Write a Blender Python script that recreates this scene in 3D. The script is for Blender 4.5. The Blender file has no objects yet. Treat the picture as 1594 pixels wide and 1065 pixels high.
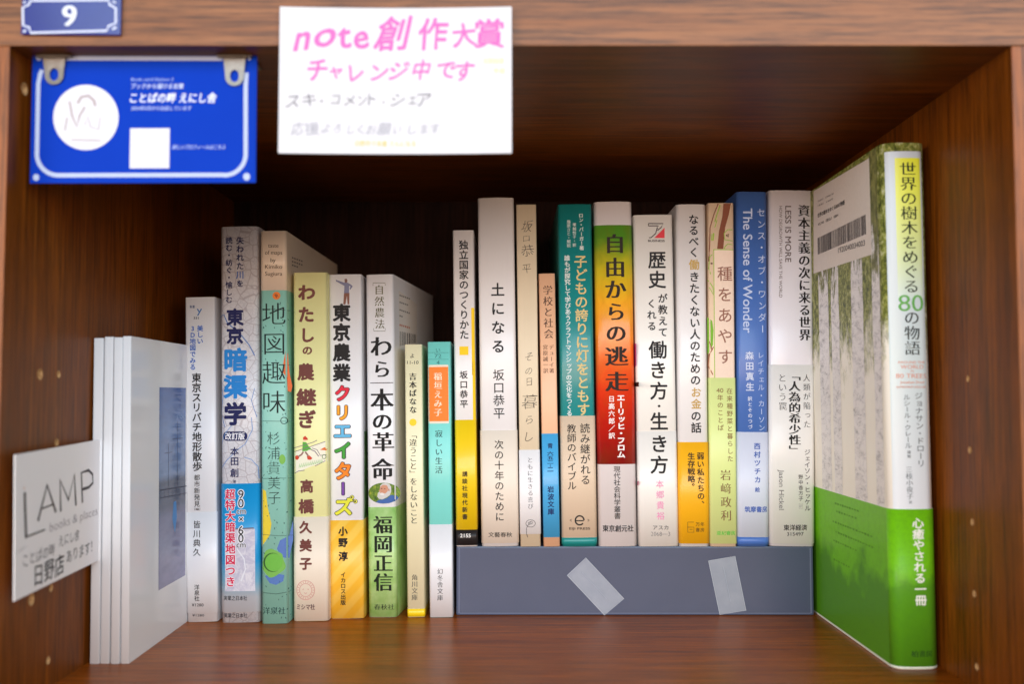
import bpy, bmesh, math, random
from mathutils import Vector, Matrix
from mathutils.geometry import tessellate_polygon
random.seed(7)
S = bpy.context.scene
COL = S.collection
MM = 0.001

# ---------------------------------------------------------------- camera
FPX, HOR, ZC = 1600.0, 616.0, 123.0            # focal length and horizon in photo pixels, eye height (mm)
PITCH = math.atan((HOR - 532.5) / FPX)
cam = bpy.data.cameras.new('camera')
cam.sensor_width = 36.0
cam.lens = 36.0 * FPX / 1594.0
cam.clip_start = 0.01
cam.clip_end = 50
cam.dof.use_dof = True
cam.dof.focus_distance = 0.562
cam.dof.aperture_fstop = 7.1
cam_o = bpy.data.objects.new('camera', cam)
cam_o.location = (0, 0, ZC * MM)
cam_o.rotation_euler = (math.pi / 2 + PITCH, 0, 0)
COL.objects.link(cam_o)
S.camera = cam_o

# ---------------------------------------------------------------- light
w = bpy.data.worlds.new('World')
S.world = w
w.use_nodes = True
wb = w.node_tree.nodes['Background']
wb.inputs[0].default_value = (1.0, 0.94, 0.88, 1)
wb.inputs[1].default_value = 0.12


def area(name, loc, target, sx, sy, power, color):
    l = bpy.data.lights.new(name, 'AREA')
    l.shape = 'RECTANGLE'
    l.size, l.size_y, l.energy, l.color = sx, sy, power, color
    o = bpy.data.objects.new(name, l)
    o.location = loc
    o.rotation_euler = (Vector(target) - Vector(loc)).to_track_quat('-Z', 'Y').to_euler()
    COL.objects.link(o)


area('ceiling_lamp', (0.45, -1.35, 0.86), (0.0, 0.5, 0.12), 3.2, 0.85, 46, (0.70, 0.92, 1.10))
area('warm_bounce_fill', (-0.15, -1.25, 0.22), (0.0, 0.5, 0.10), 3.6, 0.5, 34, (1.0, 0.70, 0.50))  # added unseen warm fill, stands in for bounce off wooden floor and furniture
area('left_fill', (-1.75, -0.95, 0.32), (0.15, 0.5, 0.10), 0.9, 0.7, 15, (0.92, 0.97, 1.0))  # added unseen fill to brighten left-facing covers, mainly the birch book
S.view_settings.view_transform = 'Standard'
S.view_settings.look = 'None'
S.view_settings.exposure = -0.06
S.cycles.use_denoising = True
S.cycles.max_bounces = 10
S.cycles.diffuse_bounces = 5


# ---------------------------------------------------------------- pixel <-> space
def ray(px, py):
    a, b = (px - 797) / FPX, -(py - 532.5) / FPX
    c, s = math.cos(PITCH), math.sin(PITCH)
    return Vector((a, c - b * s, s + b * c))


EYE = Vector((0, 0, ZC))


def at_z(px, py, z):
    r = ray(px, py)
    return EYE + r * ((z - ZC) / r.z)


def at_y(px, py, y):
    r = ray(px, py)
    return EYE + r * (y / r.y)


def at_x(px, py, x):
    r = ray(px, py)
    return EYE + r * (x / r.x)


# ---------------------------------------------------------------- materials
def lin(c):
    return tuple(((v / 255) / 12.92 if v <= 10 else (((v / 255) + 0.055) / 1.055) ** 2.4) for v in c) + (1,)


class NT:
    def __init__(s, name, rough=0.5, spec=0.5, coat=0.0):
        s.m = bpy.data.materials.new(name)
        s.m.use_nodes = True
        s.t = s.m.node_tree
        s.b = s.t.nodes['Principled BSDF']
        s.b.inputs['Roughness'].default_value = rough
        s.b.inputs['Specular IOR Level'].default_value = spec
        s.b.inputs['Coat Weight'].default_value = coat
        s.b.inputs['Coat Roughness'].default_value = 0.12

    def n(s, typ, **kw):
        nd = s.t.nodes.new(typ)
        for k, v in kw.items():
            if k.startswith('i_'):
                key = k[2:].replace('_', ' ')
                nd.inputs[int(key) if key.isdigit() else key].default_value = v
            else:
                setattr(nd, k, v)
        return nd

    def l(s, a, b):
        s.t.links.new(a, b)

    def coords(s, scale=(1, 1, 1), rnd=False):
        tc = s.n('ShaderNodeTexCoord')
        mp = s.n('ShaderNodeMapping')
        mp.inputs['Scale'].default_value = scale
        s.l(tc.outputs['Object'], mp.inputs[0])
        return mp.outputs[0]

    def noise(s, vec, scale, detail=4, rough=0.55, dist=0.0):
        nn = s.n('ShaderNodeTexNoise', i_Scale=scale, i_Detail=detail, i_Roughness=rough, i_Distortion=dist)
        s.l(vec, nn.inputs['Vector'])
        return nn.outputs['Fac']

    def ramp(s, fac, stops, interp='LINEAR'):
        r = s.n('ShaderNodeValToRGB')
        r.color_ramp.interpolation = interp
        while len(r.color_ramp.elements) < len(stops):
            r.color_ramp.elements.new(0.5)
        for e, (p, c) in zip(r.color_ramp.elements, stops):
            e.position = p
            e.color = c
        s.l(fac, r.inputs[0])
        return r.outputs[0]

    def mix(s, fac, a, b, mode='MIX'):
        m = s.n('ShaderNodeMix', data_type='RGBA', blend_type=mode)
        for sock, v in ((m.inputs[0], fac), (m.inputs[6], a), (m.inputs[7], b)):
            if isinstance(v, (float, int, tuple)):
                sock.default_value = v
            else:
                s.l(v, sock)
        return m.outputs[2]

    def color(s, c):
        if isinstance(c, tuple):
            s.b.inputs['Base Color'].default_value = c
        else:
            s.l(c, s.b.inputs['Base Color'])

    def bump(s, h, strength=0.2, dist=0.0002):
        b = s.n('ShaderNodeBump', i_Strength=strength, i_Distance=dist)
        s.l(h, b.inputs['Height'])
        s.l(b.outputs[0], s.b.inputs['Normal'])


_inks = {}


def ink(c, rough=0.55):
    """printed colour: paper fibre grain breaks up the flat tone a little"""
    key = (c, rough)
    if key not in _inks:
        k = NT('ink', rough, 0.22)
        v = k.coords()
        k.color(k.mix(k.noise(v, 500, 3), tuple(x * 0.93 for x in lin(c)[:3]) + (1,), tuple(min(1, x * 1.05) for x in lin(c)[:3]) + (1,)))
        _inks[key] = k.m
    return _inks[key]


_papers = {}


def paper(c, rough=0.38, coat=0.25, wear=0.05):
    """jacket paper: faint mottling, fine waviness"""
    key = (c, rough, coat, wear)
    if key not in _papers:
        k = NT('jacket_paper', rough, 0.45, coat)
        v = k.coords()
        base = k.mix(k.noise(v, 60, 5), tuple(x * (1 - wear) for x in lin(c)[:3]) + (1,), lin(c))
        v2 = k.coords((1, 1, 0.05))
        base = k.mix(k.ramp(k.noise(v2, 350, 3), [(0.45, (0, 0, 0, 1)), (0.8, (0.22, 0.22, 0.22, 1))]), base, tuple(x * (1 - 2 * wear) for x in lin(c)[:3]) + (1,))
        k.color(base)
        k.bump(k.noise(k.coords((1, 1, 0.12)), 90, 3), 0.12, 0.0006)
        _papers[key] = k.m
    return _papers[key]


def zgrad(name, stops, mottled=0.0, rough=0.4, coat=0.25, mcol=(0, 0, 0, 1), mscale=60, mz=1.0):
    """print whose colour runs down the spine; stops = [(z mm, rgb)]"""
    k = NT(name, rough, 0.45, coat)
    tc = k.n('ShaderNodeTexCoord')
    sp = k.n('ShaderNodeSeparateXYZ')
    k.l(tc.outputs['Object'], sp.inputs[0])
    z0, z1 = stops[0][0], stops[-1][0]
    mr = k.n('ShaderNodeMapRange')
    mr.inputs[1].default_value = z0 * MM
    mr.inputs[2].default_value = z1 * MM
    k.l(sp.outputs[2], mr.inputs[0])
    nz = k.noise(k.coords(), 120, 4)
    ma = k.n('ShaderNodeMath', operation='MULTIPLY_ADD')
    k.l(nz, ma.inputs[0])
    ma.inputs[1].default_value = 0.12 if mottled else 0.0
    k.l(mr.outputs[0], ma.inputs[2])
    c = k.ramp(ma.outputs[0], [((z - z0) / (z1 - z0), lin(col)) for z, col in stops])
    if mottled:
        f = k.ramp(k.noise(k.coords((1, 1, mz)), mscale, 5, 0.65), [(0.45, (0, 0, 0, 1)), (0.75, (mottled,) * 3 + (1,))])
        c = k.mix(f, c, mcol)
    k.color(c)
    return k.m


def wood(name, axis, c0, c1, c2, rough=0.36, seed=0.0, spec=0.16):
    """walnut-print laminate, grain running along axis"""
    k = NT(name, rough, spec, 0.0)
    k.b.inputs['Coat Roughness'].default_value = 0.3
    tc = k.n('ShaderNodeTexCoord')
    mp = k.n('ShaderNodeMapping')
    sc = [1, 1, 1]
    sc[axis] = 0.032
    mp.inputs['Scale'].default_value = sc
    mp.inputs['Location'].default_value = (seed, seed * 1.7, seed * 0.6)
    k.l(tc.outputs['Object'], mp.inputs[0])
    v = mp.outputs[0]
    broad = k.noise(v, 95, 6, 0.68, 0.35)
    fine = k.noise(v, 620, 6, 0.75, 0.1)
    pore = k.noise(v, 1700, 2, 0.6)
    c = k.ramp(broad, [(0.28, lin(c0)), (0.5, lin(c1)), (0.72, lin(c2))])
    c = k.mix(k.ramp(fine, [(0.38, (0.85, 0.85, 0.85, 1)), (0.56, (0, 0, 0, 1))]), c, lin(tuple(int(x * 0.62) for x in c0)))
    c = k.mix(k.ramp(pore, [(0.30, (0.6, 0.6, 0.6, 1)), (0.42, (0, 0, 0, 1))]), c, lin(tuple(int(x * 0.45) for x in c0)))
    k.color(c)
    r = k.n('ShaderNodeMapRange')
    k.l(fine, r.inputs[0])
    r.inputs[3].default_value = rough - 0.07
    r.inputs[4].default_value = rough + 0.12
    k.l(r.outputs[0], k.b.inputs['Roughness'])
    k.bump(fine, 0.18, 0.0003)
    return k.m


# ---------------------------------------------------------------- object helpers
def link(name, me, parent=None, mat=None, M=None):
    o = bpy.data.objects.new(name, me)
    COL.objects.link(o)
    if mat is not None and me is not None:
        for m in (mat if isinstance(mat, (list, tuple)) else [mat]):
            me.materials.append(m)
    if parent is not None:
        o.parent = parent
    if M is not None:
        o.matrix_local = M
    return o


def tag(o, label=None, cat=None, group=None, kind=None):
    for k, v in (('label', label), ('category', cat), ('group', group), ('kind', kind)):
        if v:
            o[k] = v
    return o


def mesh(name, verts, faces, mi=None, smooth=False):
    me = bpy.data.meshes.new(name)
    me.from_pydata([tuple(c * MM for c in v) for v in verts], [], faces)
    if mi:
        me.polygons.foreach_set('material_index', mi)
    if smooth:
        me.polygons.foreach_set('use_smooth', [True] * len(me.polygons))
    me.update()
    return me


def box_me(name, x0, x1, y0, y1, z0, z1, bev=0.0, seg=2):
    bm = bmesh.new()
    bmesh.ops.create_cube(bm, size=1)
    for v in bm.verts:
        v.co = Vector(((x0 + x1) / 2 + v.co.x * (x1 - x0), (y0 + y1) / 2 + v.co.y * (y1 - y0), (z0 + z1) / 2 + v.co.z * (z1 - z0))) * MM
    if bev:
        bmesh.ops.bevel(bm, geom=list(bm.edges), offset=bev * MM, segments=seg, affect='EDGES', profile=0.6)
    me = bpy.data.meshes.new(name)
    bm.to_mesh(me)
    bm.free()
    return me


# ---------------------------------------------------------------- lettering
_gl = {}


def glyph(ch, off):
    key = (ch, off)
    if key not in _gl:
        cu = bpy.data.curves.new('t', 'FONT')
        cu.body = ch
        cu.offset = off
        cu.resolution_u = 3
        ob = bpy.data.objects.new('t', cu)
        me = bpy.data.meshes.new_from_object(ob)
        _gl[key] = ([tuple(v.co[:2]) for v in me.vertices], [tuple(p.vertices) for p in me.polygons])
        bpy.data.objects.remove(ob)
        bpy.data.meshes.remove(me)
        bpy.data.curves.remove(cu)
    return _gl[key]


# style: (stroke offset, [x shifts]); mincho = thin strokes repeated sideways, so uprights come out heavier than levels
def around(d, n=8):
    return [(0, 0)] + [(d * math.cos(2 * math.pi * i / n), d * math.sin(2 * math.pi * i / n)) for i in range(n)]


ST = {'r': (0.0, around(0.007, 3)), 'l': (-0.006, [(0, 0)]), 'x': (-0.014, [(0, 0)]), 'm': (0.0, around(0.020, 5)), 'b': (0.0, around(0.026, 6)), 'bb': (0.0, around(0.04, 8)),
      'out': (0.0, around(0.075, 12)), 's': (-0.010, [(-0.018, 0), (0.018, 0)]), 'sb': (-0.004, [(-0.036, 0), (-0.012, 0), (0.012, 0), (0.036, 0)]), 'sl': (-0.012, [(-0.008, 0), (0.008, 0)])}
ROT = 'ー「」『』（）〔〕［］―…'
SMALL = 'っゃゅょッャュョェァィ'


class Surf:
    """a thing with a flat or softly rounded front, in its own millimetre frame:
    x across, y into the shelf, z up.  F = front, R / L = the side faces."""

    def __init__(s, root, M, wd, prof=None):
        s.root, s.M, s.Mi, s.w, s.prof = root, M, M.inverted(), wd, prof or (lambda x: 0.0)
        s.round = prof is not None
        s.d = {}

    def px(s, fr, x, y, surf='F'):
        if fr:
            x, y = fr[0] + x / fr[2], fr[1] + y / fr[2]
        o = s.Mi @ EYE
        d = s.Mi.to_3x3() @ ray(x, y)
        if surf == 'F':
            t = -o.y / d.y
            p = o + d * t
            return p.x, p.z
        X = s.w / 2 if surf == 'R' else -s.w / 2
        t = (X - o.x) / d.x
        p = o + d * t
        return (p.y, p.z) if surf == 'R' else (-p.y, p.z)

    def p3(s, a, b, e, surf='F'):
        if surf == 'F':
            return (a, s.prof(a) - e, b)
        if surf == 'R':
            return (s.w / 2 + e, a, b)
        return (-s.w / 2 - e, -a, b)

    def lay(s, name, V3, F, mat, surf='F'):
        """V3 = (across, up, height above the surface); cut finely enough to follow the rounding"""
        if surf == 'F' and s.round and F:
            bm = bmesh.new()
            vs = [bm.verts.new(v) for v in V3]
            for f in F:
                if len(set(f)) > 2:
                    try:
                        bm.faces.new([vs[i] for i in f])
                    except ValueError:
                        pass
            x0, x1 = min(v[0] for v in V3), max(v[0] for v in V3)
            step = 0.9
            x = math.ceil(x0 / step) * step
            while x < x1:
                bmesh.ops.bisect_plane(bm, geom=bm.verts[:] + bm.edges[:] + bm.faces[:], plane_co=(x, 0, 0), plane_no=(1, 0, 0), dist=1e-5)
                x += step
            bm.verts.index_update()
            V3 = [tuple(v.co) for v in bm.verts]
            F = [tuple(v.index for v in f.verts) for f in bm.faces]
            bm.free()
        return link(name, mesh(name, [s.p3(a, b, e, surf) for a, b, e in V3], F), s.root, mat)

    def emit(s, name, V2, F, e, mat, surf='F'):
        return s.lay(name, [(a, b, e) for a, b in V2], F, mat, surf)

    # vertical writing: string, centre x (or (top, bottom)), y range, glyph size, all in the given zoom frame
    def v(s, fr, txt, cx, y0, y1, size, col, st='r', name='lettering', surf='F', lv=0, jit=0.0, e=None, squash=True):
        if not isinstance(cx, tuple):
            cx = (cx, cx)
        n = len(txt)
        cell = (y1 - y0) / n
        off, shifts = ST[st]
        V, F = [], []
        e = (0.3 * lv + 0.16) if e is None else e
        lays = []
        for i, ch in enumerate(txt):
            if ch in ' 　':
                continue
            t = (i + 0.5) / n
            x = cx[0] + (cx[1] - cx[0]) * t
            y = y0 + cell * (i + 0.5)
            if jit:
                x += random.uniform(-jit, jit) * size
                y += random.uniform(-jit, jit) * size
            a, b = s.px(fr, x, y, surf)
            a1, _ = s.px(fr, x - size / 2, y, surf)
            a2, _ = s.px(fr, x + size / 2, y, surf)
            _, b1 = s.px(fr, x, y - cell / 2, surf)
            _, b2 = s.px(fr, x, y + cell / 2, surf)
            sx = a2 - a1
            sy = abs(b1 - b2)
            if sy > sx or not squash:
                sy = sx
            gv, gf = glyph(ch, off)
            if not gv:
                continue
            if ord(ch) < 256:
                mx = (min(g[0] for g in gv) + max(g[0] for g in gv)) / 2
            else:
                mx = 0.5
            th = random.uniform(-jit, jit) * 1.6 if jit else 0
            shr = random.uniform(-4, 4) * jit
            ssx = 1 + random.uniform(-3, 2) * jit
            for k, sh in enumerate(shifts):
                o = len(V)
                for gx, gy in gv:
                    u, w_ = gx - mx, gy - 0.38
                    if ch in ROT:
                        u, w_ = w_, -u
                    elif ch in '、。':
                        u, w_ = u + 0.55, w_ + 0.55
                    elif ch in SMALL:
                        u, w_ = u + 0.08, w_ + 0.06
                    u += sh[0]
                    w_ += sh[1]
                    if jit:
                        u = u * ssx + shr * w_ * 0.8 + 0.9 * jit * math.sin(w_ * 6 + i * 2.1) * 0.6
                        w_ += 0.8 * jit * math.sin(u * 5 + i) * 0.7
                    if th:
                        u, w_ = u * math.cos(th) - w_ * math.sin(th), u * math.sin(th) + w_ * math.cos(th)
                    V.append((a + u * sx, b + w_ * sy))
                    lays.append(e + k * 0.005)
                F += [tuple(q + o for q in f) for f in gf]
        return s.lay(name, [(a, b, ee) for (a, b), ee in zip(V, lays)], F, ink(col) if isinstance(col, tuple) else col, surf)

    # level writing fitted between two points (x0,y0)-(x1,y1) of its mid line; h = capital / kanji height
    def h(s, fr, txt, x0, x1, yc, h, col, st='r', name='lettering', surf='F', lv=0, y1=None, rot=False, e=None, slant=0.0, jit=0.0):
        y1 = yc if y1 is None else y1
        off, shifts = ST[st]
        gv, gf = glyph(txt, off)
        e = (0.3 * lv + 0.16) if e is None else e
        if rot:      # written downwards, letters lying on their side: x0 = centre x, (yc, y1) = start and end
            A, B = s.px(fr, x0, yc, surf), s.px(fr, x0, y1, surf)
            hh = abs(s.px(fr, x0 + h / 2, yc, surf)[0] - s.px(fr, x0 - h / 2, yc, surf)[0])
        else:
            A, B = s.px(fr, x0, yc, surf), s.px(fr, x1, y1, surf)
            hh = abs(s.px(fr, x0, yc - h / 2, surf)[1] - s.px(fr, x0, yc + h / 2, surf)[1])
        A, B = Vector(A), Vector(B)
        d = B - A
        L = d.length
        d.normalize()
        nrm = Vector((-d.y, d.x))
        gx0, gx1 = min(g[0] for g in gv), max(g[0] for g in gv)
        asc = any(ord(c) > 0x2fff for c in txt)
        mid, full = (0.38, 0.9) if asc else (0.36, 0.73)
        V, F, lays = [], [], []
        for k, sh in enumerate(shifts):
            o = len(V)
            for gx, gy in gv:
                u = (gx - gx0) / (gx1 - gx0) * L + sh[0] * hh
                w_ = (gy - mid) / full * hh + sh[1] * hh
                u += slant * w_
                p = A + d * u + nrm * w_
                if jit:
                    p.y += jit * math.sin(u * 0.55 + x0) * 0.4
                V.append((p.x, p.y))
                lays.append(e + k * 0.005)
            F += [tuple(q + o for q in f) for f in gf]
        return s.lay(name, [(a, b, ee) for (a, b), ee in zip(V, lays)], F, ink(col) if isinstance(col, tuple) else col, surf)

    # a filled outline given in pixels
    def poly(s, fr, pts, col, name='printed_shape', surf='F', lv=0, e=None):
        e = (0.3 * lv + 0.08) if e is None else e
        V = [s.px(fr, x, y, surf) for x, y in pts]
        F = tessellate_polygon([[Vector((a, b, 0)) for a, b in V]])
        F2 = []
        for f in F:
            A, B, C = (Vector(V[i]) for i in f)
            if (B - A).cross(C - A) < 0:
                f = (f[0], f[2], f[1])
            F2.append(tuple(f))
        return s.emit(name, V, F2, e, ink(col) if isinstance(col, tuple) else col, surf)

    def disc(s, fr, x, y, rx, ry, col, n=24, **kw):
        return s.poly(fr, [(x + rx * math.cos(2 * math.pi * i / n), y + ry * math.sin(2 * math.pi * i / n)) for i in range(n)], col, **kw)

    # several pen strokes as one mesh: [([(x,y)...], width)]
    def strokes(s, fr, lines, col, name='printed_line', surf='F', lv=0, e=None):
        e = (0.3 * lv + 0.12) if e is None else e
        V, F = [], []
        for pts, wd in lines:
            P = [Vector(s.px(fr, x, y, surf)) for x, y in pts]
            a0 = s.px(fr, pts[0][0], pts[0][1] - wd / 2, surf)[1]
            a1 = s.px(fr, pts[0][0], pts[0][1] + wd / 2, surf)[1]
            hw = abs(a0 - a1) / 2
            o = len(V)
            for i, p in enumerate(P):
                t = (P[min(i + 1, len(P) - 1)] - P[max(i - 1, 0)])
                if t.length < 1e-9:
                    t = Vector((1, 0))
                t.normalize()
                nn = Vector((-t.y, t.x)) * hw
                V += [tuple(p + nn), tuple(p - nn)]
            for i in range(len(P) - 1):
                q = o + 2 * i
                F.append((q + 1, q + 3, q + 2, q))
        return s.emit(name, V, F, e, ink(col) if isinstance(col, tuple) else col, surf)

    def ring(s, fr, x, y, rx, ry, wd, col, n=28, **kw):
        return s.strokes(fr, [([(x + rx * math.cos(2 * math.pi * i / n), y + ry * math.sin(2 * math.pi * i / n)) for i in range(n + 1)], wd)], col, **kw)

    # rectangle of print that follows the rounding; x given as pixel range or None for the full spine
    def rect(s, fr, x0, x1, y0, y1, col, name='printed_panel', lv=0, e=None, surf='F'):
        e = (0.3 * lv + 0.06) if e is None else e
        if surf != 'F':
            return s.poly(fr, [(x0, y0), (x1, y0), (x1, y1), (x0, y1)], col, name=name, surf=surf, lv=lv, e=e)
        xm = (x0 + x1) / 2 if x0 is not None else (0 if not fr else 0)
        a0 = s.px(fr, x0, (y0 + y1) / 2)[0] if x0 is not None else -s.w / 2 + 0.05
        a1 = s.px(fr, x1, (y0 + y1) / 2)[0] if x1 is not None else s.w / 2 - 0.05
        a0, a1 = max(a0, -s.w / 2 + 0.02), min(a1, s.w / 2 - 0.02)
        cx = x0 if x0 is not None else (s.cx if not fr else (s.cx - fr[0]) * fr[2])
        b0, b1 = s.px(fr, cx, y0)[1], s.px(fr, cx, y1)[1]
        n = 16
        V, F = [], []
        for i in range(n + 1):
            a = a0 + (a1 - a0) * i / n
            V += [(a, b1), (a, b0)]
        for i in range(n):
            q = 2 * i
            F.append((q, q + 2, q + 3, q + 1))
        return s.emit(name, V, F, e, ink(col) if isinstance(col, tuple) else col)


# ---------------------------------------------------------------- books
M_EDGE = None
PAPER_EDGE = NT('paper_edge', 0.7, 0.2)
_v = PAPER_EDGE.coords((3000, 3000, 1))
PAPER_EDGE.color(PAPER_EDGE.ramp(PAPER_EDGE.noise(PAPER_EDGE.coords((1, 0.02, 0.02)), 2500, 2), [(0.3, lin((196, 184, 160))), (0.7, lin((236, 228, 208)))]))
JACKET_CUT = ink((236, 232, 224), 0.6)


def u_outline(wd, depth, prof, r, e, n=7):
    """plan outline of a wrapped sheet: left fore-edge, round the spine, right fore-edge"""
    xs = []
    hw = wd / 2
    for i in range(n):
        t = math.pi / 2 * i / n
        xs.append(-hw + r * (1 - math.sin(math.pi / 2 - t)) if False else -hw + r * (1 - math.cos(t)))
    xs += [-hw + r + (wd - 2 * r) * i / 8 for i in range(9)]
    xs += [-x for x in reversed(xs[:n])]
    k = (hw + e) / hw
    pts = [(-hw - e, depth), (-hw - e, depth * 0.5)]
    pts += [(x * k, prof(x) - e) for x in xs]
    pts += [(hw + e, depth * 0.5), (hw + e, depth)]
    return pts


def wrap_sheet(name, root, wd, depth, prof, r, e, th, z0, z1, mat, cut=None, d_in=0.0):
    outer = u_outline(wd, depth - d_in, prof, r, e)
    inner = u_outline(wd, depth - d_in, prof, r, e - th)
    n = len(outer)
    V = [(x, y, z0) for x, y in outer] + [(x, y, z1) for x, y in outer] + [(x, y, z0) for x, y in inner] + [(x, y, z1) for x, y in inner]
    F, mi = [], []
    for i in range(n - 1):
        F.append((i, i + 1, n + i + 1, n + i)); mi.append(0)
        F.append((2 * n + i + 1, 2 * n + i, 3 * n + i, 3 * n + i + 1)); mi.append(1)
        F.append((n + i, n + i + 1, 3 * n + i + 1, 3 * n + i)); mi.append(1)
        F.append((i + 1, i, 2 * n + i, 2 * n + i + 1)); mi.append(1)
    F.append((0, n, 3 * n, 2 * n)); mi.append(1)
    F.append((2 * n - 1, n - 1, 3 * n - 1, 4 * n - 1)); mi.append(1)
    me = mesh(name, V, F, mi)
    o = link(name, me, root, [mat, cut or JACKET_CUT])
    for p in me.polygons:
        p.use_smooth = p.material_index == 0 and abs(p.normal.x) < 0.9999
    return o


def book(name, label, group, top, bot, ytop, ybot, depth, mat, zbase=0.0, Y=None, yaw=0.0, r=1.6, crown=0.5, cat='book', dw=0.0, cut=None):
    """top, bot = pixel x range of the spine at its head and foot; ytop, ybot = pixel y of head and foot"""
    cxb, cxt = (bot[0] + bot[1]) / 2, (top[0] + top[1]) / 2
    if Y is None:
        Y = at_z(cxb, ybot, zbase).y
    B = at_y(cxb, ybot, Y)
    T = at_y(cxt, ytop, Y)
    wb_ = at_y(bot[1], ybot, Y).x - at_y(bot[0], ybot, Y).x
    wt_ = at_y(top[1], ytop, Y).x - at_y(top[0], ytop, Y).x
    wd = (wb_ + wt_) / 2 - dw
    ht = T.z - zbase
    lean = math.atan2(T.x - B.x, ht)
    M = Matrix.Translation((B.x, Y, zbase + abs(math.sin(lean)) * wd / 2)) @ Matrix.Rotation(yaw, 4, 'Z') @ Matrix.Rotation(lean, 4, 'Y')
    root = bpy.data.objects.new(name, None)
    COL.objects.link(root)
    root.empty_display_size = 0.02
    tag(root, label, cat, group)
    root.matrix_world = Matrix.Translation(M.translation * MM) @ M.to_3x3().to_4x4()
    hw = wd / 2
    r = min(r, hw * 0.8)

    def prof(x):
        ax = abs(x)
        y = crown * (x / hw) ** 2
        if ax > hw - r:
            q = min(1.0, (ax - (hw - r)) / r)
            y += r - math.sqrt(max(0, r * r - (q * r) ** 2))
        return y
    s = Surf(root, M, wd, prof)
    s.cx, s.r, s.depth, s.ht = (cxb + cxt) / 2, r, depth, ht
    wrap_sheet('cover', root, wd, depth, prof, r, 0.0, 0.35, 0.0, ht, mat, cut)
    link('page_block', box_me('page_block', -hw + 0.6, hw - 0.6, r + crown + 0.6, depth - 1.2, 0.5, ht - 0.6), root, PAPER_EDGE.m)

    def band(fr, y0, y1, mat_, nm='paper_band', e=0.3):
        cx = s.cx if not fr else (s.cx - fr[0]) * fr[2]
        b0, b1 = s.px(fr, cx, y0)[1], s.px(fr, cx, y1)[1]
        return wrap_sheet(nm, root, wd, depth, prof, r, e, 0.18, max(b1, 0.15), b0, mat_, None, 1.0)
    s.band = band

    def foot(fr, y0, y1, mat_, lv=0, nm='printed_panel'):
        cx = s.cx if not fr else (s.cx - fr[0]) * fr[2]
        b0, b1 = s.px(fr, cx, y0)[1], s.px(fr, cx, y1)[1]
        return wrap_sheet(nm, root, wd, depth, prof, r, 0.3 * lv + 0.07, 0.05, max(b1, 0.2), b0, mat_, None, 1.0)
    s.foot = foot
    print('BOOK %-28s x %.1f..%.1f w %.1f h %.1f Y %.1f lean %.2f' % (label[:28], B.x - hw, B.x + hw, wd, ht, Y, math.degrees(lean)))
    return s


# zoom frames (origin x, y and magnification) in which positions were measured
Z4, Z5 = (270, 330, 3.132), (270, 650, 3.132)
Z6, Z7 = (500, 400, 3.55), (500, 680, 3.435)
E8, F1 = (700, 290, 3.435), (700, 580, 3.55)
G2, H3 = (860, 300, 3.55), (860, 580, 3.55)
I4, J5 = (1040, 290, 3.4375), (1040, 580, 3.55)
M6, N7 = (1250, 200, 2.42), (1250, 600, 2.29)
MB = (1250, 210, 3.945)
WHITE, BLACK, NAVY = (236, 236, 238), (28, 27, 30), (28, 32, 84)

# ================================================================ THE BOOKCASE
XL, XR, YF, YB, ZT = -195.3, 194.2, 393.0, 716.0, 259.0
case = bpy.data.objects.new('bookcase', None)
COL.objects.link(case)
case.location = (0, 0, 0)
tag(case, 'dark walnut laminate bookcase whose open compartment holds the books', 'bookcase')
C0, C1, C2 = (106, 52, 6), (130, 67, 11), (150, 82, 17)
W_SIDE = wood('walnut_upright', 2, C0, C1, C2, 0.40, 1.3)
W_TOP = wood('walnut_level', 0, C0, C1, C2, 0.40, 4.1)
W_RAIL = wood('walnut_edge_band', 0, (124, 74, 40), (144, 92, 54), (160, 108, 68), 0.42, 2.2, 0.4)
W_STILE = wood('walnut_edge_band_upright', 2, (134, 70, 28), (154, 88, 38), (168, 100, 48), 0.42, 7.7, 0.4)
W_FLOOR = wood('walnut_floor', 0, (150, 72, 12), (174, 88, 20), (192, 104, 28), 0.3, 9.4, 0.14)
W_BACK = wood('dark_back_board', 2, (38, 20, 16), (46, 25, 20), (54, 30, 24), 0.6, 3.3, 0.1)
RAW = NT('raw_chipboard', 0.8, 0.2)
RAW.color(RAW.ramp(RAW.noise(RAW.coords(), 900, 3), [(0.3, lin((176, 132, 84))), (0.7, lin((222, 184, 132)))]))


def drilled(name, me, cutters):
    """cut the shelf-pin holes into a panel"""
    bm = bmesh.new()
    for (x0, x1, y, z, r) in cutters:
        mt = Matrix.Translation(Vector(((x0 + x1) / 2, y, z)) * MM) @ Matrix.Rotation(math.pi / 2, 4, 'Y')
        bmesh.ops.create_cone(bm, cap_ends=True, segments=20, radius1=r * MM, radius2=r * MM, depth=abs(x1 - x0) * MM, matrix=mt)
    cm = bpy.data.meshes.new('c')
    bm.to_mesh(cm)
    bm.free()
    co = bpy.data.objects.new('c', cm)
    COL.objects.link(co)
    po = bpy.data.objects.new('p', me)
    COL.objects.link(po)
    md = po.modifiers.new('b', 'BOOLEAN')
    md.operation, md.solver, md.object = 'DIFFERENCE', 'EXACT', co
    dg = bpy.context.evaluated_depsgraph_get()
    out = bpy.data.meshes.new_from_object(po.evaluated_get(dg))
    out.name = name
    for o in (po, co):
        bpy.data.objects.remove(o)
    return out


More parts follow.
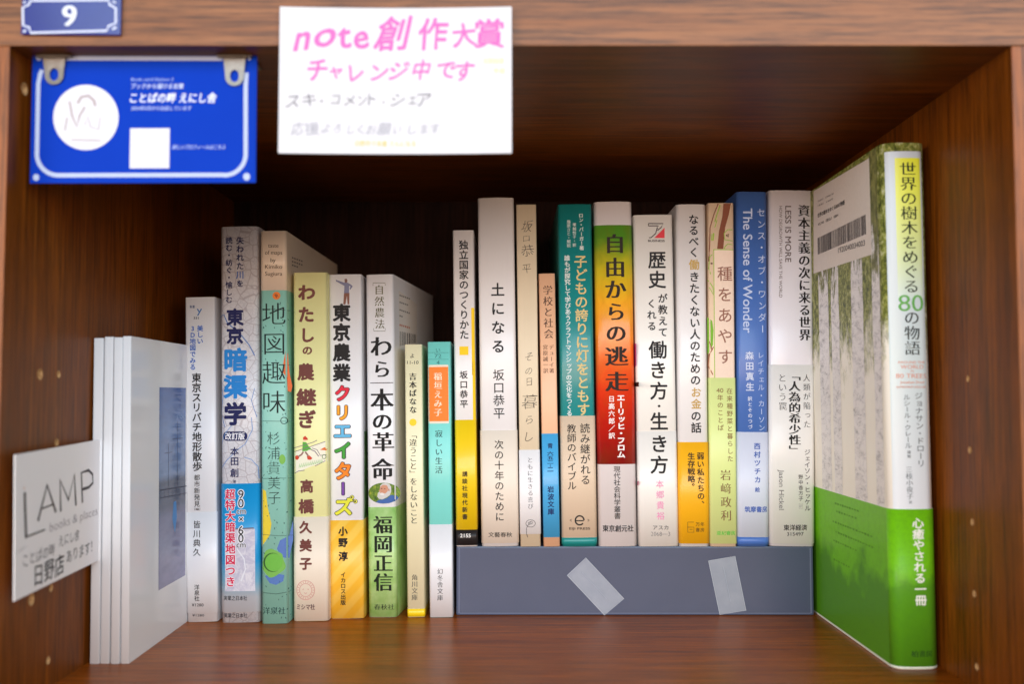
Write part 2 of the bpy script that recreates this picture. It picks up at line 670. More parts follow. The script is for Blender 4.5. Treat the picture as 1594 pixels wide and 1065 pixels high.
def pin_cup(x, s, y, z, r, depth):
    """raw chipboard lining of a drilled hole"""
    V, F, n = [], [], 20
    for k, (dx, rr) in enumerate(((0.15, r - 0.05), (0.15, r - 0.35), (-depth, r - 0.45), (-depth - 0.5, 0.01))):
        for i in range(n):
            a = 2 * math.pi * i / n
            V.append((x + s * dx, y + rr * math.cos(a), z + rr * math.sin(a)))
    for k in range(3):
        for i in range(n):
            j = (i + 1) % n
            F.append((k * n + i, k * n + j, (k + 1) * n + j, (k + 1) * n + i))
    link('pin_hole', mesh('pin_hole', V, F), case, RAW.m)


holesL = [(62, 583, 2.5), (91, 583, 1.7), (38, 138, 2.6), (88, 689, 1.8), (48.5, 934, 2.6), (79, 916, 1.8), (74.6, 1029, 1.8)]
holesR = [(1507, 590, 1.45), (1510, 701, 1.6), (1514, 813, 1.6), (1517, 925, 1.6), (1521, 1039, 1.6)]
cl, cr = [], []
for px_, py_, r_ in holesL:
    p = at_x(px_, py_, XL)
    cl.append((XL - 2.2, XL + 3, p.y, p.z, r_))
    pin_cup(XL, 1, p.y, p.z, r_, 1.6)
for px_, py_, r_ in holesR:
    p = at_x(px_, py_, XR)
    cr.append((XR - 3, XR + 2.2, p.y, p.z, r_))
    pin_cup(XR, -1, p.y, p.z, r_, 1.6)
link('side_panel', drilled('side_panel', box_me('side_panel', XL - 19, XL, YF + 1.0, YB, -60, ZT), cl), case, W_SIDE)
link('side_panel', drilled('side_panel', box_me('side_panel', XR, XR + 19, YF + 1.0, YB, -60, ZT), cr), case, W_SIDE)
link('edge_band', box_me('edge_band', XL - 19, XL, YF, YF + 0.97, -60, ZT - 0.1, 0.35), case, W_STILE)
link('edge_band', box_me('edge_band', XR, XR + 19, YF, YF + 0.97, -60, ZT - 0.1, 0.35), case, W_STILE)
link('top_board', box_me('top_board', XL - 19, XR + 19, YF + 1.0, YB, ZT + 0.05, ZT + 34), case, W_TOP)
link('edge_band', box_me('edge_band', XL - 19, XR + 19, YF - 0.2, YF + 0.97, ZT - 0.05, ZT + 34, 0.4), case, W_RAIL)
link('bottom_board', box_me('bottom_board', XL + 0.05, XR - 0.05, YF + 1.0, YB - 0.2, -19, 0.0, 0.0), case, W_FLOOR)
link('edge_band', box_me('edge_band', XL + 0.05, XR - 0.05, YF, YF + 0.97, -19, -0.02, 0.35), case, W_RAIL)
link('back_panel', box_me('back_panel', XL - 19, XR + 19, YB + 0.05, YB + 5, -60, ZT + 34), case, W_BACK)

# ================================================================ THE RISER
PY = 582.0
zr = at_y(990, 851.0, PY).z
x0r, x1r = -31.2, 168.9
riser = bpy.data.objects.new('plastic_riser', None)
COL.objects.link(riser)
riser.location = (((x0r + x1r) / 2) * MM, PY * MM, 0)
tag(riser, 'frosted grey-blue plastic riser box with two clear tape strips on its front', 'box')
pl = NT('frosted_plastic', 0.3, 0.5)
v = pl.coords()
pl.color(pl.mix(pl.noise(v, 25, 3), lin((76, 86, 112)), lin((88, 98, 124))))
pl.b.inputs['Transmission Weight'].default_value = 0.2
pl.b.inputs['Roughness'].default_value = 0.27
pl.bump(pl.noise(v, 700, 2), 0.1, 0.0002)
RM = Matrix.Translation((-(x0r + x1r) / 2, -PY, 0))


def rbox(name, a, b, c, d, z0, z1, bev, mat):
    me = box_me(name, a, b, c, d, z0, z1, bev)
    me.transform(Matrix.Translation((-(x0r + x1r) / 2 * MM, -PY * MM, 0)))
    return link(name, me, riser, mat)


rbox('front_wall', x0r, x1r, PY, PY + 2.0, 0.1, zr, 0.8, pl.m)
rbox('top_wall', x0r + 0.2, x1r - 0.2, PY + 2.05, PY + 122, zr - 2.0, zr - 0.05, 0.4, pl.m)
rbox('side_wall', x0r + 0.1, x0r + 2, PY + 2.05, PY + 122, 0.1, zr - 2.05, 0.4, pl.m)
rbox('side_wall', x1r - 2, x1r - 0.1, PY + 2.05, PY + 122, 0.1, zr - 2.05, 0.4, pl.m)
rbox('back_wall', x0r + 2.05, x1r - 2.05, PY + 119.5, PY + 121.5, 0.1, zr - 2.05, 0.2, pl.m)
tp = NT('clear_tape', 0.45, 0.5)
v = tp.coords()
tp.b.inputs['Alpha'].default_value = 0.55
tp.color(tp.mix(tp.noise(v, 120, 4), lin((160, 170, 188)), lin((190, 198, 212))))
RS = Surf(riser, Matrix.Translation(((x0r + x1r) / 2, PY, 0)), 200)
T3 = (700, 830, 2.748)
rw = (x1r - x0r) / 2
for nm_, pts_ in (('painted_edge_sheen', [(-rw + 1.6, -0.03, zr - 1), (-rw + 1.6, -0.03, 1.2), (rw - 1.6, -0.03, 1.2), (rw - 1.6, -0.03, zr - 1)]),):  # edge highlights painted as lighter lines on the riser front
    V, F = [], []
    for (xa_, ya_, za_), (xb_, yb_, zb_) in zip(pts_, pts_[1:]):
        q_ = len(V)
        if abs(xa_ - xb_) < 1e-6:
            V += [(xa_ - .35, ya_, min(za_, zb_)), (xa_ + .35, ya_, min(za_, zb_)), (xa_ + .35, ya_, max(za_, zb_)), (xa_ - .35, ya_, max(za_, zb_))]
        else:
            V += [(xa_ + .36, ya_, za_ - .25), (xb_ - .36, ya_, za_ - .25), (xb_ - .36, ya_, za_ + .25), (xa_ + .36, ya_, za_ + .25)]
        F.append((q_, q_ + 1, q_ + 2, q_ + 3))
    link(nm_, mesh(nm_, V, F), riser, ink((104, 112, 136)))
for q in ([(582, 107), (745, 282), (662, 352), (503, 182)], [(1107, 120), (1220, 100), (1267, 332), (1155, 350)]):
    P = [RS.px(T3, x, y) for x, y in q]
    V = [(a, -0.25, b) for a, b in P] + [(a, -0.02, b) for a, b in P]
    F = [(0, 3, 2, 1), (4, 5, 6, 7)] + [(i, (i + 1) % 4, 4 + (i + 1) % 4, 4 + i) for i in range(4)]
    me = mesh('tape_strip', V, F)
    bm = bmesh.new(); bm.from_mesh(me); bmesh.ops.recalc_face_normals(bm, faces=bm.faces); bm.to_mesh(me); bm.free()
    link('tape_strip', me, riser, tp.m)
    m1 = ((q[0][0] + q[3][0]) / 2 * .55 + (q[1][0] + q[2][0]) / 2 * .45, (q[0][1] + q[3][1]) / 2 * .55 + (q[1][1] + q[2][1]) / 2 * .45)
    if q[0][0] == 582:
        q = [q[3], q[0], q[1], q[2]]
    c1 = [(q[0][0] + q[1][0]) / 2 * .85 + (q[3][0] + q[2][0]) / 2 * .15, (q[0][1] + q[1][1]) / 2 * .85 + (q[3][1] + q[2][1]) / 2 * .15]
    c2 = [(q[0][0] + q[1][0]) / 2 * .2 + (q[3][0] + q[2][0]) / 2 * .8, (q[0][1] + q[1][1]) / 2 * .2 + (q[3][1] + q[2][1]) / 2 * .8]
    RS.strokes(T3, [([c1, c2], 3)], (150, 158, 174), name='tape_crease', e=0.3)
    RS.strokes(T3, [(q + [q[0]], 2.2)], (178, 186, 198), name='tape_edge', e=0.29)

# ================================================================ BOOKS ON THE SHELF FLOOR
GA = 'books standing directly on the shelf floor'
GB = 'books standing on the plastic riser'
PW = paper((238, 238, 240))
PWM = paper((240, 238, 234), 0.5, 0.05)

# 1 white guide with blue headline
b = book('book', 'slim white paperback with small blue headline, left end of the upright books', GA, (287.2, 334), (291.5, 338), 463, 969.5, 128, PW, r=1.2)
b.v(Z4, 'y', 127, 452, 500, 58, (70, 120, 180), 'r', 'emblem')
b.h(Z4, '新書', 80, 104, 462, 14, (60, 90, 140), name='emblem')
b.h(Z4, '331', 98, 124, 517, 12, (70, 70, 80), name='number')
b.v(Z4, '美しい', 130, 552, 645, 31, (34, 96, 190), 'm', 'subtitle')
b.v(Z4, '3D地図でみる', 94, 552, 772, 31, (34, 96, 190), 'm', 'subtitle')
b.v(None, '東京スリバチ地形散歩', (305.8, 307.2), 580.5, 734, 15.4, BLACK, 'm', 'title')
b.v(Z5, '都市新発見', 115, 278, 438, 31, BLACK, 'r', 'subtitle')
b.h(Z5, '［編］', 103, 130, 448, 11, BLACK, 'r', 'subtitle')
b.band(Z5, 462, 955, paper((242, 243, 246)))
b.v(Z5, '皆川典久', 115, 500, 680, 39, BLACK, 'r', 'author_name', lv=1)
b.v(Z5, '洋泉社', 115, 815, 897, 27, BLACK, 'r', 'publisher_name', lv=1)
b.h(Z5, '¥1280', 90, 148, 915, 15, (60, 60, 66), name='price', lv=1)
b.h(Z5, '¥1280', 92, 150, 966, 12, (60, 60, 66), name='price')
b.poly(None, [(620, 640), (700, 640), (700, 760), (620, 760)], (40, 110, 170), surf='R') if False else None

# 2 map book
k = NT('map_print', 0.38, 0.45, 0.25)
v = k.coords((1, 1, 1))
vo = k.n('ShaderNodeTexVoronoi', feature='DISTANCE_TO_EDGE', i_Scale=170.0)
k.l(v, vo.inputs['Vector'])
vo2 = k.n('ShaderNodeTexVoronoi', feature='DISTANCE_TO_EDGE', i_Scale=420.0)
k.l(v, vo2.inputs['Vector'])
c = k.mix(k.noise(v, 50, 4), lin((206, 206, 214)), lin((228, 226, 226)))
c = k.mix(k.ramp(vo2.outputs[0], [(0.02, (0.35, 0.35, 0.35, 1)), (0.06, (0, 0, 0, 1))]), c, lin((170, 170, 180)))
c = k.mix(k.ramp(vo.outputs[0], [(0.015, (0.7, 0.7, 0.7, 1)), (0.05, (0, 0, 0, 1))]), c, lin((176, 168, 172)))
k.color(c)
b = book('book', 'thick pale map-printed book with bold blue and navy title and a blue paper band', GA, (341.5, 402), (344.5, 404), 353, 970.5, 182, k.m, r=3.0)
MAPM = k.m
RIV = (96, 132, 190)
b.strokes(Z4, [([(222, 510), (245, 500), (262, 540), (330, 600), (370, 650), (395, 700)], 5), ([(395, 860), (380, 920), (405, 1000)], 3), ([(228, 820), (240, 900), (228, 980), (250, 1050)], 3)], RIV, 'map_river')
b.strokes(Z5, [([(232, 130), (250, 80), (300, 20)], 3), ([(345, 195), (380, 205), (410, 240), (414, 300)], 3.5), ([(380, 0), (385, 60), (350, 130), (310, 160), (260, 210), (230, 250)], 3.5)], (120, 156, 206), 'map_river')
b.v(Z4, '失われた', 325, 118, 284, 38, NAVY, 'b', 'subtitle')
b.v(Z4, '川', 325, 285, 328, 40, (88, 120, 190), 'b', 'subtitle')
b.v(Z4, 'を', 325, 328, 370, 36, NAVY, 'b', 'subtitle')
b.v(Z4, '読む・紡ぐ・愉しむ', 271, 120, 446, 35, NAVY, 'm', 'subtitle')
b.v(Z4, '東京', 300, 468, 648, 86, NAVY, 'bb', 'title')
b.v(Z4, '暗渠', 302, 655, 918, 118, (34, 132, 210), 'bb', 'title')
b.v(Z4, '学', 301, 922, 1048, 114, NAVY, 'bb', 'title')
rr = []
for cx_, cy_, a0 in ((338, 92, -90), (262, 92, 90)):
    rr += [(cx_ + 23 * math.cos(math.radians(a0 + 18 * i)), cy_ + 23 * math.sin(math.radians(a0 + 18 * i))) for i in range(11)]
b.poly(Z5, rr, NAVY, 'edition_badge')
b.h(Z5, '改訂版', 253, 347, 92, 33, (240, 240, 244), 'b', 'edition_lettering')
b.v(Z5, '本田', 298, 142, 238, 44, NAVY, 'm', 'author_name')
b.v(Z5, '創', 298, 246, 296, 44, NAVY, 'm', 'author_name')
b.v(Z5, '著', 298, 303, 324, 17, NAVY, 'r', 'author_name')
zb = lambda y: b.px(Z5, 320, y)[1]
b.band(Z5, 323, 950, zgrad('band_print', [(zb(950), (214, 220, 228)), (zb(880), (206, 214, 224)), (zb(800), (120, 186, 218)), (zb(700), (30, 152, 210)), (zb(323), (20, 148, 210))]))
km = NT('relief_map_print', 0.4, 0.4, 0.2)
vv = km.coords()
km.color(km.mix(km.ramp(km.noise(vv, 160, 8, 0.75, 1.5), [(0.42, (0, 0, 0, 1)), (0.60, (1, 1, 1, 1))]), lin((188, 186, 206)), lin((218, 216, 224))))
b.rect(Z5, 226, 398, 547, 850, km.m, 'inset_map', lv=1)
b.strokes(Z5, [([(228, 556), (300, 545), (392, 540)], 6)], (112, 106, 116), 'map_edge', lv=1)
b.strokes(Z5, [([(310, 640), (345, 690), (352, 740), (330, 800)], 6), ([(250, 600), (270, 660), (258, 720)], 4)], (226, 228, 236), 'map_river', lv=1)
for st_, co_, ee in (('out', (240, 238, 244), 0.42), ('b', (214, 22, 74), 0.5)):
    b.v(Z5, '超特大暗渠地図つき', (277, 279), 348, 828, 51, co_, st_, 'slogan', lv=1, e=ee)
for st_, co_, ee in (('out', (240, 240, 244), 0.42), ('r', BLACK, 0.5)):
    b.v(Z5, '90', 330, 352, 438, 60, co_, st_, 'slogan', lv=1, e=ee, squash=False)
    b.v(Z5, '×', 331, 470, 520, 50, co_, st_, 'slogan', lv=1, e=ee)
    b.v(Z5, '60', 330, 528, 608, 58, co_, st_, 'slogan', lv=1, e=ee, squash=False)
    b.h(Z5, 'cm', 309, 353, 456, 30, co_, st_, 'slogan', lv=1, e=ee)
    b.h(Z5, 'cm', 309, 353, 620, 30, co_, st_, 'slogan', lv=1, e=ee)
b.h(Z5, '実業之日本社', 246, 360, 882, 22, (30, 30, 40), 'r', 'publisher_name', lv=1)
b.h(Z5, '実業之日本社', 246, 360, 967, 22, (30, 30, 40), 'r', 'publisher_name')

# 3 green illustrated book
b = book('book', 'mint green illustrated book with cream head, thin black title and green crater at its foot', GA, (405.4, 444.5), (406.2, 448.5), 359.5, 972, 148, paper((150, 212, 196), 0.45, 0.1, 0.12), yaw=-0.02, r=1.8)
z0_ = b.px(Z4, 485, 382)[1]
wrap_sheet('cover_head', b.root, b.w, b.depth, b.prof, b.r, 0.07, 0.05, z0_, b.ht - 0.02, paper((236, 218, 196)))
for t_, x0, x1, yy in (('taste', 462, 512, 163), ('of maps', 447, 530, 197), ('by', 474, 498, 234), ('Kimiko', 447, 530, 266), ('Sugiura', 447, 530, 300)):
    b.h(Z4, t_, x0, x1, yy, 21, (70, 52, 44), 's', 'author_name', e=0.2)
b.disc(Z4, 502, 408, 19, 19, (232, 128, 52), name='printed_dot')
b.strokes(Z4, [([(494, 402), (500, 416), (508, 402)], 4), ([(500, 396), (504, 420)], 3)], (170, 70, 30), 'printed_line')
b.strokes(Z4, [([(424, 472), (500, 476), (576, 480)], 2), ([(424, 745), (576, 747)], 2), ([(424, 1020), (576, 1022)], 2)], (56, 84, 78), 'printed_line')
b.strokes(Z5, [([(424, 300), (500, 296), (578, 298)], 2), ([(426, 572), (500, 577), (580, 578)], 2), ([(427, 855), (500, 862), (580, 850)], 2.5)], (56, 84, 78), 'printed_line')
b.poly(Z4, [(545, 680), (553, 690), (560, 780), (574, 850), (568, 878), (553, 874), (550, 810), (530, 775), (538, 720)], (226, 110, 58), 'printed_shape')
sp = []
for i in range(60):
    x, y = random.uniform(428, 572), random.uniform(20, 990)
    sp.append(([(x, y), (x + random.uniform(-5, 5), y + random.uniform(2, 10))], random.uniform(2, 4)))
b.strokes(Z5, sp, (52, 92, 88), 'printed_speckle')
b.strokes(Z4, [([(x, y), (x + 3, y + 7)], 3) for x, y in [(random.uniform(428, 568), random.uniform(400, 1000)) for _ in range(30)]], (52, 92, 88), 'printed_speckle')
b.v(Z4, '地', 489, 438, 556, 122, (22, 36, 36), 'sl', 'title')
b.v(Z4, '図', 491, 582, 702, 118, (22, 36, 36), 'sl', 'title')
b.v(Z4, '趣', 489, 722, 846, 122, (22, 36, 36), 'sl', 'title')
b.v(Z4, '味', 489, 866, 988, 122, (22, 36, 36), 'sl', 'title')
b.ring(Z4, 538, 1018, 15, 16, 3.2, (22, 36, 36), name='title')
b.poly(Z5, [(426, 345), (450, 360), (460, 440), (478, 520), (470, 575), (426, 635)], (232, 206, 60), 'printed_shape')
b.poly(Z5, [(578, 505), (560, 580), (520, 600), (505, 640), (520, 680), (560, 690), (578, 600)], (92, 122, 186), 'printed_shape')
b.poly(Z5, [(445, 775), (470, 810), (500, 818), (535, 800), (540, 770), (490, 760)], (88, 122, 184), 'printed_shape', e=0.07)
b.poly(Z5, [(487 + (56 + 6 * math.sin(5 * t)) * math.cos(t), 712 + (68 + 7 * math.cos(3 * t)) * math.sin(t)) for t in [i * math.pi / 16 for i in range(32)]], (122, 182, 84), 'printed_crater', e=0.1)
b.disc(Z5, 484, 708, 46, 47, (52, 92, 44), name='printed_crater', e=0.12)
b.disc(Z5, 489, 708, 43, 44, (112, 184, 72), name='printed_crater', e=0.14)
b.disc(Z5, 530, 205, 15, 24, (128, 186, 84), name='printed_dot', e=0.1)
b.v(Z5, '杉浦貴美子', (488, 492), 66, 428, 68, (26, 44, 44), 'x', 'author_name', e=0.2)
b.h(Z5, '洋泉社', 437, 545, 944, 34, (26, 60, 60), 's', 'publisher_name')
# its back cover, seen past the spine
b.rect(None, 452, 505, 402, 420, (40, 38, 40), 'printed_strip', surf='R') if False else None
b.strokes(Z4, [([(577 + 11 * i, yy + 4 * i), (584 + 11 * i, yy + 4 * i + 3)], 7) for yy, n_ in ((222, 5), (240, 5), (258, 3)) for i in range(n_)], (116, 104, 98), 'small_print', surf='R')
b.strokes(Z4, [([(577 + 9 * i, 282 + 4 * i), (577 + 9 * i, 300)], 2.5) for i in range(6)], (60, 56, 58), 'barcode_bar', surf='R')

# 4 yellow green book
b = book('book', 'yellow-green book with brown hand-cut title and a small red-booted walker on the spine', GA, (456.2, 508), (457.2, 511), 424.5, 968, 130, paper((238, 236, 168), 0.45, 0.1), r=1.8)
BR = (112, 62, 56)
for ch, cx_, y0, y1, sz in (('わ', 650, 352, 432, 88), ('た', 647, 458, 542, 82), ('し', 652, 562, 638, 76), ('の', 653, 652, 698, 52), ('農', 645, 718, 842, 84), ('継', 648, 860, 948, 98), ('ぎ', 650, 958, 1066, 92)):
    b.v(Z4, ch, cx_, y0, y1, sz, BR, 'bb', 'title')
b.poly(Z5, [(586, 172), (680, 138), (750, 112), (750, 214), (670, 240), (588, 276)], (240, 236, 214), 'printed_field', e=0.06)
b.strokes(Z5, [([(586, 150), (680, 122), (700, 112)], 3), ([(588, 168), (660, 146), (740, 118)], 3), ([(588, 274), (610, 262), (640, 258)], 3), ([(690, 238), (740, 212)], 3),
               ([(672, 158), (690, 166), (708, 190)], 4), ([(676, 150), (700, 158), (716, 186), (745, 182)], 3)], (120, 100, 120), 'printed_line')
b.poly(Z5, [(632, 98), (642, 90), (654, 102), (656, 110), (632, 110)], (206, 62, 42), 'printed_walker')
b.disc(Z5, 640, 110, 8, 8, (240, 206, 176), name='printed_walker', e=0.07)
b.poly(Z5, [(630, 120), (648, 122), (660, 142), (676, 158), (660, 158), (652, 164), (628, 166)], (96, 172, 66), 'printed_walker')
b.strokes(Z5, [([(634, 168), (624, 182), (608, 192)], 8), ([(642, 168), (652, 180), (658, 190)], 8)], (150, 110, 100), 'printed_walker')
b.poly(Z5, [(592, 190), (604, 184), (614, 198), (604, 208), (594, 206)], (210, 72, 48), 'printed_walker')
b.poly(Z5, [(650, 190), (664, 186), (678, 200), (668, 208), (654, 206)], (210, 72, 48), 'printed_walker')
b.poly(Z5, [(714, 158), (736, 146), (750, 154), (744, 162)], (226, 112, 48), 'printed_cart')
b.ring(Z5, 734, 192, 9, 10, 3, (110, 140, 90), name='printed_cart')
b.strokes(Z5, [([(612 + 9 * i, 246 - 2 * i), (616 + 9 * i, 226 - 2 * i), (619 + 9 * i, 244 - 2 * i)], 2.5) for i in range(13)], (150, 200, 130), 'printed_grass')
b.v(Z5, '高', 650, 298, 374, 66, BR, 'bb', 'author_name')
b.v(Z5, '橋', 647, 398, 470, 76, BR, 'bb', 'author_name')
b.band(Z5, 485, 999, paper((238, 224, 204), 0.5, 0.05))
b.v(Z5, '久', 645, 500, 572, 62, BR, 'bb', 'author_name', lv=1)
b.v(Z5, '美', 645, 585, 664, 62, BR, 'bb', 'author_name', lv=1)
b.v(Z5, '子', 645, 676, 750, 62, BR, 'bb', 'author_name', lv=1)
b.ring(Z5, 645, 843, 44, 47, 3, (206, 150, 140), name='seal', lv=1)
b.ring(Z5, 645, 843, 30, 32, 3, (206, 150, 140), name='seal', lv=1)
b.strokes(Z5, [([(645 + 34 * math.cos(a), 843 + 36 * math.sin(a)), (645 + 41 * math.cos(a), 843 + 44 * math.sin(a))], 3) for a in [i * math.pi / 10 for i in range(20)]] + [([(630, 840), (636, 838)], 4), ([(654, 838), (660, 840)], 4), ([(638, 856), (645, 860), (652, 856)], 3)], (206, 150, 140), 'seal', lv=1)
b.h(Z5, 'ミシマ社', 602, 690, 925, 27, (96, 66, 66), 'm', 'publisher_name', lv=1)

# 5 creators
b = book('book', 'white book with black and rainbow-coloured title above an orange striped band', GA, (511, 562.5), (514.5, 566), 427.5, 964, 140, PW, r=1.4)
for ch, y0, y1 in (('東', 258, 358), ('京', 364, 468), ('農', 472, 584), ('業', 586, 694)):
    b.v(Z6, ch, 113, y0, y1, 100, BLACK, 'bb', 'title')
OUT = (40, 36, 40)
for ch, fr, cx_, y0, y1, sz, c_ in (('ク', Z6, 118, 702, 806, 92, (222, 42, 66)), ('リ', Z6, 117, 812, 908, 92, (246, 164, 46)), ('エ', Z6, 118, 915, 1010, 104, (104, 184, 228)),
                                    ('イ', Z7, 116, 22, 124, 98, (70, 160, 62)), ('タ', Z7, 117, 128, 240, 100, (242, 134, 38)), ('ー', Z7, 117, 240, 318, 84, (120, 72, 160)), ('ズ', Z7, 120, 326, 424, 104, (222, 222, 60))):
    b.v(fr, ch, cx_, y0, y1, sz, OUT, 'out', 'title', e=0.12)
    b.v(fr, ch, cx_, y0, y1, sz, c_, 'bb', 'title', e=0.17)
for x, y in ((165, 325), (183, 347)):
    b.disc(Z7, x, y, 12, 12, OUT, name='printed_eye', e=0.2)
    b.disc(Z7, x, y, 9.5, 9.5, (228, 224, 90), name='printed_eye', e=0.22)
    b.disc(Z7, x - 2, y, 5, 5, BLACK, name='printed_eye', e=0.24)
b.poly(Z6, [(129, 122), (140, 120), (146, 130), (142, 142), (130, 142)], (120, 92, 88), 'printed_figure')
b.poly(Z6, [(80, 126), (128, 142), (146, 142), (164, 152), (174, 162), (160, 182), (157, 176), (162, 162), (154, 160), (154, 200), (126, 202), (128, 160), (82, 134)], (118, 122, 150), 'printed_figure')
b.poly(Z6, [(126, 200), (156, 198), (155, 262), (146, 262), (142, 215), (134, 262), (122, 262)], (128, 86, 72), 'printed_figure')
ks = NT('striped_band', 0.45, 0.4, 0.15)
v = ks.coords()
tcx = ks.n('ShaderNodeTexWave', wave_type='BANDS', bands_direction='DIAGONAL', i_Scale=52.0, i_Distortion=0.8, i_Detail=4.0)
mp = ks.n('ShaderNodeMapping')
mp.inputs['Scale'].default_value = (-1.1, 0, 1)
ks.l(v, mp.inputs[0]); ks.l(mp.outputs[0], tcx.inputs['Vector'])
ks.color(ks.ramp(tcx.outputs['Fac'], [(0.3, lin((248, 190, 56))), (0.7, lin((250, 202, 84)))]))
b.band(Z7, 447, 974, ks.m)
b.v(Z7, '小', 117, 480, 532, 50, BLACK, 'bb', 'author_name', lv=1)
b.v(Z7, '野', 117, 540, 592, 50, BLACK, 'bb', 'author_name', lv=1)
b.v(Z7, '淳', 118, 612, 668, 50, BLACK, 'bb', 'author_name', lv=1)
b.v(Z7, 'イカロス出版', 118, 724, 902, 29, BLACK, 'm', 'publisher_name', lv=1)
kg = NT('field_photo_print', 0.4, 0.4, 0.25)
v = kg.coords()
kg.color(kg.ramp(kg.noise(v, 260, 6, 0.7), [(0.3, lin((44, 92, 40))), (0.5, lin((96, 148, 72))), (0.7, lin((170, 196, 150)))]))
b.poly(None, [(567, 672), (580, 668), (580, 812), (567, 812)], kg.m, 'cover_photo', surf='R')

# 6 straw revolution
b = book('book', 'white book with brush-style black title, oval portrait and a green lower part', GA, (567.5, 612.5), (573.5, 617), 427.5, 962, 128, PW, yaw=-0.098, r=2.2)
GR = (92, 92, 56)
b.strokes(Z6, [([(286, 158), (286, 144), (354, 144), (354, 158)], 2.5), ([(290, 394), (290, 410), (354, 410), (354, 394)], 2.5)], (120, 116, 100), 'bracket')
b.v(Z6, '自然農法', (320, 325), 150, 402, 56, GR, 's', 'subtitle')
for ch, cx_, y0, y1, sz in (('わ', 331, 432, 556, 124), ('ら', 335, 556, 684, 104), ('一', 333, 672, 722, 128), ('本', 335, 722, 856, 130), ('の', 337, 856, 962, 118), ('革', 342, 966, 1080, 122)):
    b.v(Z6, ch, cx_, y0, y1, sz, (20, 20, 22), 'sb', 'title')
b.v(Z7, '命', 329, 112, 238, 122, (20, 20, 22), 'sb', 'title')
kg2 = NT('leaf_green_print', 0.4, 0.45, 0.25)
v = kg2.coords()
kg2.color(kg2.ramp(kg2.noise(v, 75, 5, 0.6), [(0.3, lin((132, 186, 88))), (0.55, lin((176, 212, 136))), (0.75, lin((198, 224, 166)))]))
z1_ = b.px(Z7, 330, 377)[1]
wrap_sheet('cover_foot', b.root, b.w, b.depth, b.prof, b.r, 0.07, 0.05, 0.1, z1_, kg2.m)
kp = NT('garden_photo_print', 0.45, 0.3, 0.1)
kp.color(kp.ramp(kp.noise(kp.coords(), 420, 5, 0.7), [(0.35, lin((48, 84, 34))), (0.55, lin((112, 142, 44))), (0.7, lin((186, 184, 70)))]))
b.disc(Z7, 334, 303, 84, 56, kp.m, n=36, name='oval_portrait', e=0.1)
b.poly(Z7, [(292, 352), (306, 340), (330, 336), (352, 330), (372, 312), (398, 318), (408, 332), (392, 347), (362, 357), (318, 358)], (66, 102, 168), 'oval_portrait', e=0.12)
b.poly(Z7, [(316, 262), (326, 252), (345, 248), (364, 254), (374, 270), (374, 296), (366, 314), (350, 326), (328, 336), (310, 334), (300, 322), (304, 300), (312, 296)], (206, 204, 200), 'oval_portrait', e=0.14)
b.poly(Z7, [(316, 268), (330, 258), (350, 260), (358, 272), (356, 292), (344, 304), (326, 308), (314, 304), (316, 296), (308, 292), (315, 282)], (206, 148, 120), 'oval_portrait', e=0.16)
b.poly(Z7, [(312, 304), (326, 300), (340, 306), (334, 314), (318, 314)], (226, 224, 220), 'oval_portrait', e=0.18)
b.poly(Z7, [(358, 280), (364, 278), (366, 290), (360, 292)], (190, 128, 104), 'oval_portrait', e=0.18)
b.strokes(Z7, [([(318, 279), (328, 277)], 3.5), ([(336, 278), (344, 280)], 3)], (84, 60, 54), 'oval_portrait', e=0.18)
b.v(Z7, '福岡正信', (330, 333), 420, 830, 104, (24, 34, 22), 'sb', 'author_name', e=0.25)
b.h(Z7, '春秋社', 284, 390, 912, 29, (30, 40, 28), 's', 'publisher_name', e=0.25)
b.poly(Z6, [(428, 185), (528, 262), (528, 482), (430, 510)], (228, 222, 214), 'barcode_panel', surf='R')
for yy, n_ in ((212, 6), (250, 5), (292, 6), (325, 2)):
    b.strokes(Z6, [([(432 + 10 * i, yy + 7 * i * 0.5), (438 + 10 * i, yy + 7 * i * 0.5 + 2)], 8) for i in range(n_)], (96, 92, 90), 'small_print', surf='R')
b.strokes(Z6, [([(432 + 10 * i, 376 + 3 * i), (438 + 10 * i, 377 + 3 * i)], 10) for i in range(6)], (196, 96, 60), 'small_print', surf='R')
for i in range(9):
    b.poly(Z6, [(434 + 10 * i, 412 + 2 * i), (434 + 10 * i + (3 + i % 3), 412 + 2 * i), (434 + 10 * i + (3 + i % 3), 492 - 2 * i), (434 + 10 * i, 492 - 2 * i)], (60, 58, 60), 'barcode_bar', surf='R', e=0.14)

# 7 cream pocket book
b = book('book', 'slim cream pocket paperback with a yellow dot and yellow foot, beside the turquoise one', GA, (629.5, 657), (634.5, 661), 536.5, 961.5, 106, paper((246, 240, 200), 0.45, 0.1), r=1.0, crown=0.3)
b.v(Z6, 'よ', 503, 530, 562, 28, (60, 60, 56), 'r', 'shelf_mark')
b.h(Z6, '11-10', 475, 538, 583, 19, (60, 60, 56), 'r', 'shelf_mark')
b.v(Z6, '吉本ばなな', (506, 508), 638, 868, 42, BLACK, 'sb', 'author_name')
b.disc(Z6, 507, 915, 20, 20, (244, 214, 48), name='printed_dot')
b.v(None, '「違うこと」をしないこと', (643, 644.5), 671, 816.5, 12.6, BLACK, 's', 'title')
b.v(Z7, '角川文庫', 500, 736, 878, 34, (70, 70, 70), 's', 'publisher_name')
b.foot(None, 948.5, 960.8, paper((250, 214, 30)))

